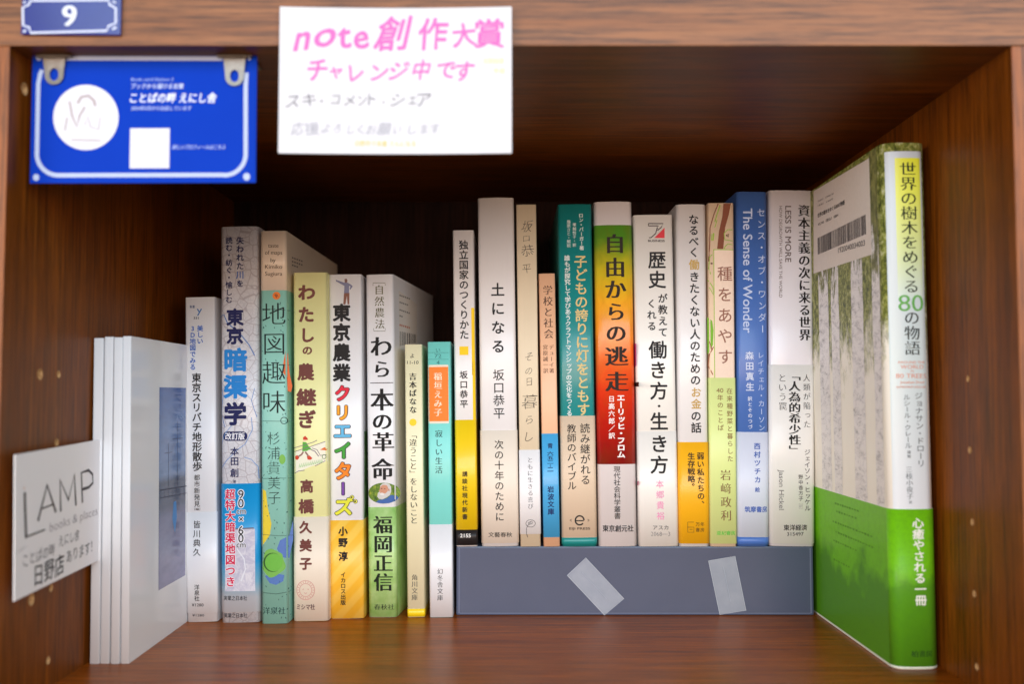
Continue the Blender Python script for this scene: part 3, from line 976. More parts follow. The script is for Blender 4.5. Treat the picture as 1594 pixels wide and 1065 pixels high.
# 8 turquoise pocket book
b = book('book', 'turquoise pocket paperback with an orange author panel and white lower third', GA, (665.3, 701), (669.3, 705), 532.5, 962, 106, paper((126, 220, 210), 0.4, 0.2), r=1.0, crown=0.3)
TQ = (60, 130, 130)
b.v(Z6, 'い', 645, 500, 530, 28, TQ, 'r', 'shelf_mark')
b.h(Z6, '72', 627, 664, 547, 22, TQ, 'r', 'shelf_mark')
b.h(Z6, '4', 638, 654, 583, 22, TQ, 'r', 'shelf_mark')
b.strokes(Z6, [([(590, 529), (704, 529)], 2), ([(590, 566), (704, 566)], 2)], TQ, 'printed_line')
b.rect(Z6, 590, 704, 598, 922, (238, 226, 206), 'printed_panel')
b.rect(Z6, 591, 703, 609, 910, (244, 132, 50), 'printed_panel', e=0.1)
b.v(Z6, '稲垣えみ子', (645, 646), 636, 884, 46, (252, 226, 196), 'sb', 'author_name', e=0.2)
b.v(Z7, '寂しい生活', (629, 629), -40, 202, 42, (46, 72, 74), 's', 'title')
z1_ = b.px(Z7, 640, 470)[1]
wrap_sheet('cover_foot', b.root, b.w, b.depth, b.prof, b.r, 0.07, 0.05, 0.1, z1_, paper((232, 234, 238)))
b.v(Z7, '幻冬舎文庫', 636, 704, 880, 32, (40, 40, 46), 's', 'publisher_name', e=0.2)

# ================================================================ BOOKS ON THE RISER
RB = dict(zbase=zr, Y=PY - 1.0)
# 9
b = book('book', 'narrow yellow and white paperback with a black foot, left end of the riser', GB, (703.8, 738), (711, 742.5), 358.5, 847, 108, paper((238, 234, 232)), r=1.2, crown=0.4, **RB)
b.v(E8, '独立国家のつくりかた', (74, 78), 286, 820, 52, BLACK, 'm', 'title')
b.rect(E8, 52, 100, 857, 903, (246, 208, 30), 'printed_square')
b.rect(E8, 117, 134, 650, 1010, (246, 206, 28), 'printed_strip')
b.v(F1, '坂口恭平', (77, 79), -14, 200, 46, BLACK, 'm', 'author_name')
z1_, z2_ = b.px(F1, 80, 262)[1], b.px(F1, 90, 870)[1]
wrap_sheet('cover_foot', b.root, b.w, b.depth, b.prof, b.r, 0.08, 0.05, z2_, z1_, paper((246, 208, 26)))
wrap_sheet('cover_foot', b.root, b.w, b.depth, b.prof, b.r, 0.08, 0.05, 0.6, z2_, ink((38, 34, 34), 0.35))
b.rect(F1, 127, 152, -60, 262, (246, 206, 28), 'printed_strip')
b.v(F1, '講談社現代新書', 84, 542, 818, 31, (40, 36, 20), 'm', 'series_name', e=0.25)
b.h(F1, '2155', 58, 116, 902, 21, (236, 234, 230), 'b', 'number', e=0.25)
# 10
b = book('book', 'thick white hardback with plain black title and a beige paper band', GB, (744, 799), (749.5, 808), 308, 848, 130, paper((238, 236, 236)), r=1.6, crown=1.2, **RB)
b.v(E8, '土になる', (256, 260), 502, 906, 76, BLACK, 'm', 'title')
b.v(F1, '坂口恭平', (270, 273), -22, 260, 66, (40, 40, 42), 'r', 'author_name')
b.band(F1, 320, 944, paper((238, 226, 210), 0.55, 0.0))
b.v(F1, '次の十年のために', (272, 277), 370, 826, 53, (44, 38, 36), 'r', 'slogan', lv=1)
b.h(F1, '文藝春秋', 214, 345, 897, 26, (44, 38, 36), 'r', 'publisher_name', lv=1)
# 11
b = book('book', 'slim beige book with thin handwritten title and a short white band', GB, (803.5, 834.5), (810.5, 841.5), 318.5, 848.5, 130, paper((232, 216, 186), 0.55, 0.0, 0.1), r=0.8, crown=0.2, **RB)
HW = (88, 82, 74)
for ch, y0, y1, sz, st_ in (('坂', 182, 252, 70, 'x'), ('口', 262, 300, 40, 'x'), ('恭', 302, 372, 92, 'x'), ('平', 385, 490, 56, 'x')):
    b.v(E8, ch, 412, y0, y1, sz, HW, st_, 'author_name', jit=0.07)
for ch, fr, cx_, y0, y1, sz in (('そ', E8, 424, 872, 948, 52), ('の', E8, 426, 958, 1012, 46), ('日', F1, 438, 22, 84, 52), ('暮', F1, 438, 108, 212, 84), ('ら', F1, 440, 226, 300, 52), ('し', F1, 440, 306, 400, 62)):
    b.v(fr, ch, cx_, y0, y1, sz, HW, 'x', 'title', jit=0.07)
b.band(F1, 428, 894, paper((240, 240, 242), 0.5, 0.0))
b.v(F1, 'ともに生きる喜び', (444, 447), 466, 758, 32, (120, 120, 126), 's', 'slogan', lv=1)
b.ring(F1, 447, 835, 26, 20, 2.5, (70, 70, 74), name='doodle', lv=1)
b.strokes(F1, [([(433, 832), (455, 822), (460, 832), (440, 842), (433, 832)], 2.5), ([(436, 840), (425, 860), (424, 890), (432, 912)], 2.5), ([(442, 826), (440, 842)], 2), ([(449, 824), (448, 840)], 2)], (70, 70, 74), 'doodle', lv=1)
# 12
b = book('book', 'short peach pocket paperback with a bright blue lower half', GB, (838.5, 864), (846.8, 871.5), 426, 848.5, 105, paper((240, 190, 152), 0.5, 0.1), r=0.8, crown=0.25, **RB)
b.v(E8, '学校と社会', (524, 530), 526, 818, 54, (80, 54, 44), 's', 'title')
b.v(E8, 'デューイ著', (543, 546), 845, 1002, 27, (96, 66, 52), 's', 'author_name')
b.v(E8, '宮原誠一訳', (511, 514), 845, 1002, 28, (96, 66, 52), 's', 'author_name')
b.foot(F1, 338, 912, paper((74, 172, 228)))
b.v(F1, '青', 555, 388, 424, 31, (24, 60, 104), 'b', 'series_mark')
b.v(F1, '六五二', 556, 436, 508, 36, (24, 60, 104), 'b', 'series_mark')
b.v(F1, 'ー', 556, 508, 526, 20, (24, 60, 104), 'b', 'series_mark')
b.v(F1, '二', 556, 520, 552, 36, (24, 60, 104), 'b', 'series_mark')
b.v(F1, '岩波文庫', (558, 560), 626, 790, 37, (20, 44, 96), 'b', 'publisher_name')
# 13
b = book('book', 'glossy teal book with gold title columns and a beige band at the bottom', GB, (869, 920), (874.8, 930), 318, 849, 148, paper((30, 140, 140), 0.34, 0.2, 0.1), r=1.8, crown=1.0, **RB)
GO = (216, 192, 130)
b.v(G2, 'ロン・バーガー著', (157, 162), 112, 318, 26, (206, 222, 220), 'b', 'author_name')
b.v(G2, '塚越悦子・訳', 121, 165, 300, 21, (190, 210, 208), 'm', 'author_name')
b.v(G2, '藤原さと・解説', 90, 150, 302, 22, (190, 210, 208), 'm', 'author_name')
b.v(None, '誰もが探究して学びあうクラフトマンシップの文化をつくる', (882.8, 886.5), 397, 648, 9.4, (214, 226, 224), 'b', 'subtitle')
b.v(None, '子どもの誇りに灯をともす', (903.5, 908.5), 396.5, 648, 21, GO, 'm', 'title')
b.band(H3, 240, 953, paper((222, 200, 174), 0.5, 0.05))
b.v(H3, '読み継がれる', (179, 183), 280, 622, 57, (36, 36, 36), 'r', 'slogan', lv=1)
b.v(H3, '教師のバイブル', (105, 108), 284, 652, 52, (36, 36, 36), 'r', 'slogan', lv=1)
b.strokes(H3, [([(150 + 24 * math.cos(math.radians(t)), 818 + 25 * math.sin(math.radians(t))) for t in range(40, 361, 16)], 8)], (26, 26, 28), 'emblem', lv=1)
b.strokes(H3, [([(130, 820), (172, 820)], 6), ([(106, 812), (96, 818), (106, 824)], 3), ([(194, 812), (204, 818), (194, 824)], 3)], (26, 26, 28), 'emblem', lv=1)
b.h(H3, 'EIJI PRESS', 93, 208, 863, 13, (40, 38, 38), 'm', 'publisher_name', lv=1)
b.foot(H3, 914, 953, paper((26, 138, 136)), 1)
# 14
b = book('book', 'glossy book whose spine runs from green through orange to dark red above a white foot', GB, (924.8, 983.5), (932.3, 992.3), 314, 849, 130, paper((240, 236, 238), 0.32, 0.2), r=2.2, crown=1.3, **RB)
zz = lambda fr, y: b.px(fr, 340, y)[1]
gm = zgrad('flame_print', [(zz(H3, 508), (120, 24, 32)), (zz(H3, 420), (158, 28, 32)), (zz(H3, 200), (206, 36, 26)), (zz(H3, 20), (228, 60, 26)), (zz(G2, 820), (240, 110, 30)), (zz(G2, 520), (244, 176, 36)), (zz(G2, 330), (206, 196, 44)), (zz(G2, 178), (92, 160, 48))], 0.35, 0.32, 0.25, lin((150, 90, 20)), 90, 0.5)
wrap_sheet('cover_print', b.root, b.w, b.depth, b.prof, b.r, 0.07, 0.05, zz(H3, 508), zz(G2, 178), gm)
for ch, y0, y1, sz in (('自', 212, 350, 116), ('由', 350, 475, 118), ('か', 475, 592, 122), ('ら', 590, 724, 112), ('の', 722, 830, 120), ('逃', 846, 962, 132), ('走', 985, 1102, 132)):
    t_ = (y0 - 212) / 890
    b.v(G2, ch, 344 + 14 * t_, y0, y1, sz, (34, 22, 14), 'sb' if ch not in '逃走' else 'sb', 'title', e=0.25)
b.v(H3, 'エーリッヒ・フロム', (378, 380), 120, 474, 46, (244, 240, 238), 'bb', 'author_name', e=0.25)
b.v(H3, '日高六郎／訳', (326, 328), 126, 370, 36, (244, 236, 234), 'm', 'author_name', e=0.25)
b.v(H3, '現代社会科学叢書', (356, 359), 516, 812, 38, BLACK, 'r', 'series_name')
b.h(H3, '東京創元社', 278, 448, 863, 35, (36, 36, 42), 'm', 'publisher_name')
# 15
b = book('book', 'ivory paperback with large black title, pink author name and a red-cornered emblem on top', GB, (986.5, 1046.5), (994.5, 1057.5), 334.5, 848, 130, paper((242, 240, 234)), r=1.8, crown=0.8, **RB)
b.poly(G2, [(620, 192), (620, 250), (562, 250)], (214, 58, 70), 'emblem')
b.strokes(G2, [([(530, 170), (612, 170), (600, 192), (580, 208)], 5), ([(530, 183), (586, 183)], 5), ([(580, 190), (570, 225), (545, 248), (534, 248)], 5), ([(530, 170), (530, 183)], 4)], (56, 48, 52), 'emblem')
b.h(G2, 'BUSINESS', 528, 620, 265, 12, (60, 52, 56), 'b', 'emblem')
b.v(G2, '歴史', (577, 579), 316, 534, 102, BLACK, 'm', 'title')
b.v(G2, 'が教えて', (609, 611), 552, 802, 54, BLACK, 'm', 'title')
b.v(G2, 'くれる', (547, 549), 582, 768, 52, BLACK, 'm', 'title')
b.v(G2, '働き', (582, 584), 812, 1036, 104, BLACK, 'm', 'title')
b.v(H3, '方', 588, 44, 158, 104, BLACK, 'm', 'title')
b.v(H3, '・', 589, 160, 212, 60, BLACK, 'b', 'title')
b.v(H3, '生', 589, 214, 326, 104, BLACK, 'm', 'title')
b.v(H3, 'き方', 590, 336, 568, 104, BLACK, 'm', 'title')
b.band(H3, 326, 950, paper((243, 241, 236)), e=0.1)
b.v(H3, '生', 589, 326, 327, 1, BLACK, 'm', 'title') if False else None
b.v(H3, 'き方', 590, 336, 568, 104, BLACK, 'm', 'title', e=0.28)
b.v(H3, '本郷貴裕', (592, 598), 588, 822, 46, (232, 150, 190), 'r', 'author_name', e=0.28)
b.h(H3, 'アスカ', 555, 640, 858, 25, (90, 88, 88), 'r', 'publisher_name', e=0.28)
b.h(H3, '2068―3', 544, 650, 893, 24, (130, 128, 128), 'l', 'number', e=0.28)
b.poly(G2, [(452, 832), (462, 835), (462, 955), (452, 972)], (214, 62, 150), 'cover_print', surf='L')
b.poly(H3, [(455, 56), (478, 52), (478, 78), (455, 78)], (30, 28, 30), 'cover_print', surf='L')
b.poly(H3, [(462, 606), (476, 600), (474, 622), (462, 632)], (206, 50, 110), 'cover_print', surf='L')
# 16
b = book('book', 'white paperback with black and gold vertical title above a yellow-orange band', GB, (1052, 1099.5), (1058.3, 1104), 318, 847.5, 130, paper((238, 236, 236)), r=2.4, crown=0.6, **RB)
b.v(I4, 'なるべく', (136, 138), 148, 382, 56, BLACK, 'm', 'title')
b.v(I4, '働', 139, 386, 452, 58, (196, 164, 92), 'm', 'title')
b.v(I4, 'きたくない人のための', (140, 147), 454, 1068, 58, BLACK, 'm', 'title')
b.v(J5, 'お金', (154, 156), 78, 206, 58, (196, 160, 88), 'm', 'title')
b.v(J5, 'の話', (154, 156), 208, 338, 60, BLACK, 'm', 'title')
b.band(J5, 385, 947, paper((252, 186, 30), 0.4, 0.2))
b.v(J5, '弱い私たちの、', (178, 182), 440, 750, 42, BLACK, 'm', 'slogan', lv=1)
b.v(J5, '生存戦略。', (127, 128), 442, 652, 42, BLACK, 'm', 'slogan', lv=1)
b.strokes(J5, [([(108, 856), (142, 856), (142, 884), (108, 884), (108, 856), (108, 828), (142, 828)], 2.5), ([(118, 868), (134, 868)], 2.5)], (70, 56, 20), 'emblem', lv=1)
b.v(J5, '万書', 163, 824, 886, 24, (90, 66, 20), 'r', 'publisher_name', lv=1)
b.v(J5, '年房', 189, 824, 886, 24, (90, 66, 20), 'r', 'publisher_name', lv=1)
# 17
b = book('book', 'illustrated cream book with brown curved stem, thin brown title and lime lower band', GB, (1103, 1141.5), (1105.5, 1147.5), 316, 847, 130, paper((240, 214, 184), 0.45, 0.1), r=1.2, crown=0.4, **RB)
b.strokes(I4, [([(268, 92), (245, 150), (225, 220), (222, 330), (219, 400)], 5)], (130, 74, 52), 'printed_stem')
b.poly(I4, [(296, 92), (336, 92), (325, 150), (305, 220), (295, 335), (262, 335), (272, 240), (290, 160)], (130, 74, 52), 'printed_stem')
GL = (150, 192, 60)
b.strokes(I4, [([(278, 100), (262, 150), (250, 190)], 5), ([(262, 180), (250, 220)], 4), ([(244, 250), (240, 290)], 7), ([(235, 255), (232, 290)], 4),
               ([(345, 232), (318, 232), (300, 250), (302, 285), (345, 292)], 4), ([(345, 312), (320, 308), (305, 322), (300, 335)], 4),
               ([(236, 365), (222, 380), (219, 440), (228, 470)], 4), ([(214, 500), (240, 540), (243, 580), (220, 540)], 4)], GL, 'printed_vine')
b.strokes(I4, [([(310, 262), (325, 256), (322, 270), (310, 262)], 5), ([(228, 412), (238, 414)], 8)], (90, 50, 40), 'printed_stem')
b.poly(I4, [(212, 700), (236, 720), (243, 770), (240, 850), (214, 900)], (120, 178, 50), 'printed_leaf')
b.strokes(I4, [([(243, 860), (222, 900), (216, 960), (240, 1010)], 5), ([(220, 830), (236, 880)], 6)], (150, 90, 60), 'printed_stem')
b.rect(I4, 245, 352, 337, 1028, GL, 'title_panel', e=0.1)
b.rect(I4, 249, 352, 341, 1028, (238, 216, 198), 'title_panel', e=0.14)
b.v(I4, '種をあやす', (303, 306), 412, 968, 84, (146, 100, 84), 'r', 'title', e=0.22)
b.band(J5, 29, 947, paper((226, 240, 158), 0.45, 0.1))
b.v(J5, '在来種野菜と暮らした', (339, 343), 82, 497, 35, (140, 112, 70), 'r', 'slogan', lv=1)
b.h(J5, '40', 266, 304, 99, 25, (140, 112, 70), 'r', 'slogan', lv=1)
b.v(J5, '年のことば', (287, 290), 118, 326, 35, (140, 112, 70), 'r', 'slogan', lv=1)
b.v(J5, '岩﨑政利', (317, 321), 530, 828, 62, (130, 100, 66), 's', 'author_name', lv=1)
b.h(J5, '亜紀書房', 268, 370, 888, 22, (110, 190, 80), 'm', 'publisher_name', lv=1)
# 18
b = book('book', 'medium blue book with pale lettering and a pale blue paper band', GB, (1145.5, 1195.5), (1149.5, 1196.3), 298.5, 848.5, 148, paper((74, 114, 190), 0.38, 0.15, 0.08), r=2.6, crown=0.6, **RB)
LB = (186, 202, 236)
b.v(I4, 'センス・オブ・ワンダー', (498, 506), 108, 795, 48, LB, 'r', 'title')
b.h(I4, 'The Sense of Wonder', 427, None, 118, 50, LB, 'm', 'title', y1=785, rot=True)
b.v(J5, 'レイチェル・カーソン', (512, 518), -118, 328, 38, LB, 'r', 'author_name')
b.v(J5, '森田真生', (449, 453), -122, 108, 48, (206, 216, 240), 'm', 'author_name')
b.v(J5, '訳とそのつづ', (452, 454), 130, 316, 26, (206, 216, 240), 'm', 'author_name')
b.band(J5, 330, 953, paper((216, 224, 244), 0.45, 0.1))
b.v(J5, '西村ツチカ', (491, 494), 384, 616, 38, (60, 96, 180), 'm', 'illustrator_name', lv=1)
b.v(J5, '絵', 493, 632, 664, 28, (60, 96, 180), 'm', 'illustrator_name', lv=1)
b.h(J5, '筑摩書房', 423, 548, 757, 31, (60, 96, 180), 'm', 'publisher_name', lv=1)
b.foot(J5, 911, 953, paper((76, 118, 200)), 1)
# 19
b = book('book', 'wide glossy white book with black title, standing last on the right of the riser', GB, (1197.8, 1267), (1198.8, 1268.8), 296.5, 848.5, 130, paper((236, 234, 242), 0.3, 0.25), r=2.4, crown=1.0, **RB)
b.v(I4, '資本主義の次に来る世界', (727, 733), 96, 828, 66, (26, 24, 26), 'sb', 'title')
b.h(I4, 'LESS IS MORE', 643, None, 105, 32, (110, 100, 100), 'm', 'subtitle', y1=405, rot=True)
b.h(I4, 'HOW DEGROWTH WILL SAVE THE WORLD', 603, None, 105, 17, (120, 110, 110), 'r', 'subtitle', y1=595, rot=True)
b.band(J5, -43, 947, paper((240, 240, 238), 0.4, 0.2))
b.v(J5, '人類が陥った', (765, 769), 4, 312, 43, (60, 60, 60), 'sl', 'slogan', lv=1)
b.v(J5, '「人為的希少性」', (697, 701), -14, 462, 68, (34, 34, 34), 'sb', 'slogan', lv=1)
b.v(J5, 'という罠', (630, 634), 4, 212, 48, (60, 60, 60), 'sl', 'slogan', lv=1)
b.v(J5, 'ジェイソン・ヒッケル', (769, 771), 424, 768, 35, (70, 70, 70), 'r', 'author_name', lv=1)
b.v(J5, '野中香方子', (732, 733), 563, 712, 27, (70, 70, 70), 'r', 'author_name', lv=1)
b.v(J5, '［訳］', (733, 733), 710, 768, 24, (180, 180, 180), 'r', 'author_name', lv=1)
b.h(J5, 'Jason Hickel', 627, None, 538, 28, (120, 120, 120), 'r', 'author_name', y1=760, rot=True, lv=1)
b.h(J5, '東洋経済', 638, 768, 858, 31, (56, 56, 56), 'm', 'publisher_name', lv=1)
b.h(J5, '315497', 656, 748, 893, 21, (70, 70, 70), 'r', 'number', lv=1)

# ================================================================ THE LARGE BIRCH BOOK
k = NT('birch_wood_print', 0.42, 0.25, 0.08)
tc = k.n('ShaderNodeTexCoord')
sp_ = k.n('ShaderNodeSeparateXYZ')
k.l(tc.outputs['Object'], sp_.inputs[0])
mr = k.n('ShaderNodeMapRange')
k.l(sp_.outputs[2], mr.inputs[0])
mr.inputs[1].default_value, mr.inputs[2].default_value = 0.10, 0.215
lf = k.noise(k.coords((1, 1, 0.5)), 120, 9, 0.82, 0.3)
ad = k.n('ShaderNodeMath', operation='ADD')
k.l(mr.outputs[0], ad.inputs[0]); k.l(lf, ad.inputs[1])
mask = k.ramp(ad.outputs[0], [(0.80, (0, 0, 0, 1)), (1.0, (1, 1, 1, 1))])
leaf = k.ramp(k.noise(k.coords((1, 1, 0.7)), 300, 9, 0.85), [(0.38, lin((48, 52, 36))), (0.47, lin((104, 112, 50))), (0.54, lin((160, 164, 78))), (0.64, lin((222, 220, 186)))])
k.color(k.mix(mask, lin((250, 245, 232)), leaf))
BIR = k.m
b = book('book', 'tall large-format book with birch trunks on its cover and a bright green band', None, (1375, 1440), (1391, 1466), 222, 1043.5, 165, BIR, r=4.5, crown=1.2, cut=ink((214, 226, 200), 0.6))

BIG = b
kb = NT('birch_bark_print', 0.42, 0.25, 0.08)
bk = kb.ramp(kb.noise(kb.coords((1, 0.55, 1.3)), 210, 9, 0.85, 0.5), [(0.34, lin((128, 124, 124))), (0.42, lin((204, 200, 200))), (0.52, lin((240, 236, 234)))])
mo = kb.ramp(kb.noise(kb.coords((1, 1, 0.4)), 420, 5, 0.8), [(0.4, lin((84, 88, 52))), (0.6, lin((150, 150, 90)))])
tc = kb.n('ShaderNodeTexCoord')
sp_ = kb.n('ShaderNodeSeparateXYZ')
kb.l(tc.outputs['Object'], sp_.inputs[0])
mr = kb.n('ShaderNodeMapRange')
kb.l(sp_.outputs[2], mr.inputs[0])
mr.inputs[1].default_value, mr.inputs[2].default_value = 0.13, 0.25
ad = kb.n('ShaderNodeMath', operation='ADD')
kb.l(mr.outputs[0], ad.inputs[0]); kb.l(kb.noise(kb.coords((1, 1, 0.3)), 150, 6, 0.75), ad.inputs[1])
kb.color(kb.mix(kb.ramp(ad.outputs[0], [(0.95, (0, 0, 0, 1)), (1.15, (1, 1, 1, 1))]), bk, mo))
kt = NT('thin_bark_print', 0.34, 0.45, 0.35)
kt.color(kt.ramp(kt.noise(kt.coords((1, 1, 0.5)), 300, 8, 0.8, 0.8), [(0.34, lin((128, 126, 126))), (0.5, lin((186, 182, 180))), (0.66, lin((214, 210, 206)))]))


def side_strip(a0, a1, z0, z1, mat, name, e, wob=0.6, lean=0.0):
    """trunk printed on the back cover: a = mm behind the spine"""
    V, F, n = [], [], 24
    for i in range(n + 1):
        z = z0 + (z1 - z0) * i / n
        d = lean * (z - z0)
        V += [(-BIG.w / 2 - e, a0 + d + random.uniform(-wob, wob), z), (-BIG.w / 2 - e, a1 + d + random.uniform(-wob, wob), z)]
    for i in range(n):
        q = 2 * i
        F.append((q + 1, q, q + 2, q + 3))
    link(name, mesh(name, V, F), BIG.root, mat)


def side_a(x, y):
    return -BIG.px(N7, x, y, 'L')[0]


side_strip(7.5, side_a(262, 300), 2, BIG.ht - 0.5, kb.m, 'printed_trunk', 0.08)
side_strip(side_a(228, 300), side_a(186, 300), 2, BIG.ht - 6, kb.m, 'printed_trunk', 0.09, 0.4)
side_strip(side_a(140, 250), side_a(112, 250), 2, BIG.ht - 4, kb.m, 'printed_trunk', 0.09, 0.4)
side_strip(side_a(102, 250), side_a(68, 250), 2, BIG.ht - 4, kb.m, 'printed_trunk', 0.08, 0.4)
# spine print
zq = lambda y: b.px(M6, 390, y)[1]
ZT2, ZB2 = zq(85), b.px(N7, 400, 442)[1]
V, F = [], []
kk = zgrad('spine_panel_print', [(ZB2, (226, 232, 238)), (ZB2 + (ZT2 - ZB2) * .4, (214, 230, 232)), (ZT2, (194, 204, 214))], 0.0)
a0_, a1_ = -b.w / 2 + 1.6, b.w / 2 - 2.2
V, F = [], []
for i in range(17):
    a = a0_ + (a1_ - a0_) * i / 16
    V += [(a, ZB2), (a, ZT2)]
for i in range(16):
    F.append((2 * i, 2 * i + 2, 2 * i + 3, 2 * i + 1))
b.emit('spine_panel', V, F, 0.07, kk)
x0_ = b.px(M6, 350, 300)[0]
x1_ = b.px(M6, 446, 300)[0]
kk = zgrad('lime_panel_print', [(zq(640), (214, 232, 226)), (zq(480), (214, 230, 170)), (zq(250), (226, 232, 90)), (zq(110), (224, 228, 56))], 0.0)
V, F = [], []
for i in range(9):
    a = x0_ + (x1_ - x0_) * i / 8
    V += [(a, zq(640)), (a, zq(110))]
for i in range(8):
    F.append((2 * i, 2 * i + 2, 2 * i + 3, 2 * i + 1))
b.emit('title_panel', V, F, 0.11, kk)
b.v(M6, '世界の樹木をめぐる', (394, 408), 124, 622, 66, (40, 50, 34), 's', 'title', e=0.25)
b.h(M6, '80', 360, 453, 656, 66, (108, 178, 92), 's', 'title', e=0.25)
b.v(M6, 'の物語', (409, 413), 684, 856, 62, (44, 50, 48), 's', 'title', e=0.25)
SA = (228, 150, 124)
for t_, x0, x1, yy, hh in (('AROUND THE', 357, 460, 881, 9), ('WORLD', 368, 454, 898, 15), ('IN', 405, 416, 914, 8), ('80 TREES', 351, 466, 932, 18), ('Jonathan Drori', 366, 458, 956, 10), ('ILLUSTRATIONS BY LUCILLE CLERC', 353, 466, 974, 8)):
    b.h(M6, t_, x0, x1, yy, hh, SA, 's' if hh > 12 else 'r', 'subtitle', e=0.25)
GY = (112, 120, 126)
b.v(N7, 'ジョナサン・ドローリ', (411, 421), 24, 292, 31, GY, 'r', 'author_name', e=0.25)
b.v(N7, 'ルシール・クレール', (369, 375), 32, 226, 25, GY, 'r', 'author_name', e=0.25)
b.v(N7, '挿絵', (377, 378), 232, 260, 13, GY, 'r', 'author_name', e=0.25)
b.v(N7, '三枝小夜子', (377, 381), 288, 408, 25, GY, 's', 'author_name', e=0.25)
b.v(N7, '訳', 383, 410, 424, 12, GY, 'r', 'author_name', e=0.25)
kgr = NT('green_band_paper', 0.42, 0.25, 0.05)
tc = kgr.n('ShaderNodeTexCoord')
sp_ = kgr.n('ShaderNodeSeparateXYZ')
kgr.l(tc.outputs['Object'], sp_.inputs[0])
mr = kgr.n('ShaderNodeMapRange')
kgr.l(sp_.outputs[2], mr.inputs[0])
mr.inputs[1].default_value, mr.inputs[2].default_value = 0.0, 0.09
ad = kgr.n('ShaderNodeMath', operation='MULTIPLY_ADD')
kgr.l(kgr.noise(kgr.coords((1, 1, 1)), 22, 5, 0.6), ad.inputs[0]); ad.inputs[1].default_value = 0.8
kgr.l(mr.outputs[0], ad.inputs[2])
base = kgr.ramp(ad.outputs[0], [(0.80, lin((86, 152, 28))), (0.90, lin((116, 196, 20)))])
kgr.color(kgr.mix(kgr.ramp(kgr.noise(kgr.coords(), 320, 6, 0.8), [(0.45, (0, 0, 0, 1)), (0.7, (0.3, 0.3, 0.3, 1))]), base, lin((72, 130, 44))))
b.band(N7, 442, 1011, kgr.m, 'paper_band')
wrap_sheet('jacket_edge', b.root, b.w, b.depth, b.prof, b.r, 0.36, 0.05, 0.3, 1.3, ink((226, 232, 216), 0.6), None, 1.0)
for st_, c_, e_ in (('sb', (244, 248, 238), 0.5),):
    b.v(N7, '心癒やされる一冊', (408, 420), 472, 786, 44, c_, 'b', 'slogan', lv=1)
b.h(N7, '柏書房', 386, 461, 958, 22, (30, 66, 24), 's', 'publisher_name', lv=1)
# back cover: barcode panel without its square code, and faint lines of text on the band
b.poly(MB, [(407, 142), (423, 735), (66, 852), (66, 345)], (232, 222, 212), 'barcode_panel', surf='L', e=0.14)
A = Vector((b.px(MB, 92, 690, 'L')[0], b.px(MB, 92, 690, 'L')[1]))
zlo, zhi = b.px(MB, 390, 608, 'L')[1], b.px(MB, 390, 486, 'L')[1]
zlo0, zhi0 = b.px(MB, 95, 735, 'L')[1], b.px(MB, 95, 632, 'L')[1]
xa, xb = b.px(MB, 92, 700, 'L')[0], b.px(MB, 390, 550, 'L')[0]
V, F = [], []
x = 0.0
L_ = xb - xa
while x < L_ - 0.3:
    wv = random.choice([0.22, 0.3, 0.45, 0.6])
    o = len(V)
    t0_, t1_ = x / L_, min(1, (x + wv) / L_)
    for t_ in (t0_, t1_):
        V += [(xa + L_ * t_, zlo0 + (zlo - zlo0) * t_), (xa + L_ * t_, zhi0 + (zhi - zhi0) * t_)]
    F.append((o, o + 2, o + 3, o + 1))
    x += wv + random.choice([0.2, 0.3, 0.5, 0.7])
b.emit('barcode', V, F, 0.2, ink((44, 38, 46)), 'L')
b.h(MB, '1920040034003', 218, 382, 708, 34, (50, 44, 50), 'r', 'barcode_number', surf='L', y1=660, e=0.2)
b.h(MB, '世界の樹木をめぐる80の物語', 92, 258, 496, 26, (50, 44, 46), 'b', 'small_print', surf='L', y1=412, e=0.2)
b.h(MB, '¥3,740 〈税込〉 ISBN', 95, 218, 550, 18, (80, 72, 74), 'm', 'small_print', surf='L', y1=490, e=0.2)
b.h(MB, '〈ISBN〉 C0045 00', 92, 190, 408, 12, (120, 108, 104), 'r', 'small_print', surf='L', y1=358, e=0.2)
b.h(MB, '〈本体〉 3,400円', 92, 186, 436, 12, (120, 108, 104), 'r', 'small_print', surf='L', y1=392, e=0.2)
lines = []
for z, a0, a1 in ((66, 80, 44), (62, 78, 46), (56, 84, 26), (51, 80, 22), (46, 84, 46), (36, 84, 60), (26, 84, 50), (21, 84, 44), (12, 80, 46)):
    o = a0
    while o > a1:
        l_ = random.uniform(1.8, 3.0)
        lines.append((o, o - l_, z))
        o -= l_ + random.uniform(1.2, 2.0)
V, F = [], []
for a, c_, z in lines:
    q = len(V)
    h_ = random.uniform(0.2, 0.6)
    V += [(-a, z - h_), (-c_, z - h_), (-c_, z + h_), (-a, z + h_)]
    F.append((q, q + 1, q + 2, q + 3))
b.emit('small_print', V, F, 0.42, ink((98, 160, 48)), 'L')

# ================================================================ WHITE BOOKLETS
bw = NT('glossy_white_cover', 0.16, 0.32, 0.0)
bw.color(bw.mix(bw.noise(bw.coords(), 30, 3), lin((236, 237, 240)), lin((242, 243, 245))))
BK = []
tops = ((145.2, 162), (162.6, 177), (177.6, 190.8), (191.2, 204.2))
bots = ((139.6, 154.2), (155.6, 170.2), (171.2, 186.4), (187.2, 201.4))
labs = ('white glossy booklet against the left wall, partly covering the shop card',
        'second white glossy booklet from the left wall',
        'third white glossy booklet from the left wall',
        'white glossy booklet nearest the upright books, blue harbour photo on its cover')
for i in range(4):
    s = book('booklet', labs[i], 'white booklets at the left wall', tops[i], bots[i], 526.5 - (i % 2) * 2 - (1 if i > 1 else 0), 1033.5, 104 if i < 3 else 104, bw.m, Y=478.0 + 0.3 * (i % 2), r=0.35, crown=0.05, cat='booklet', yaw=0.012, dw=0.3)
    BK.append(s)
s = BK[3]
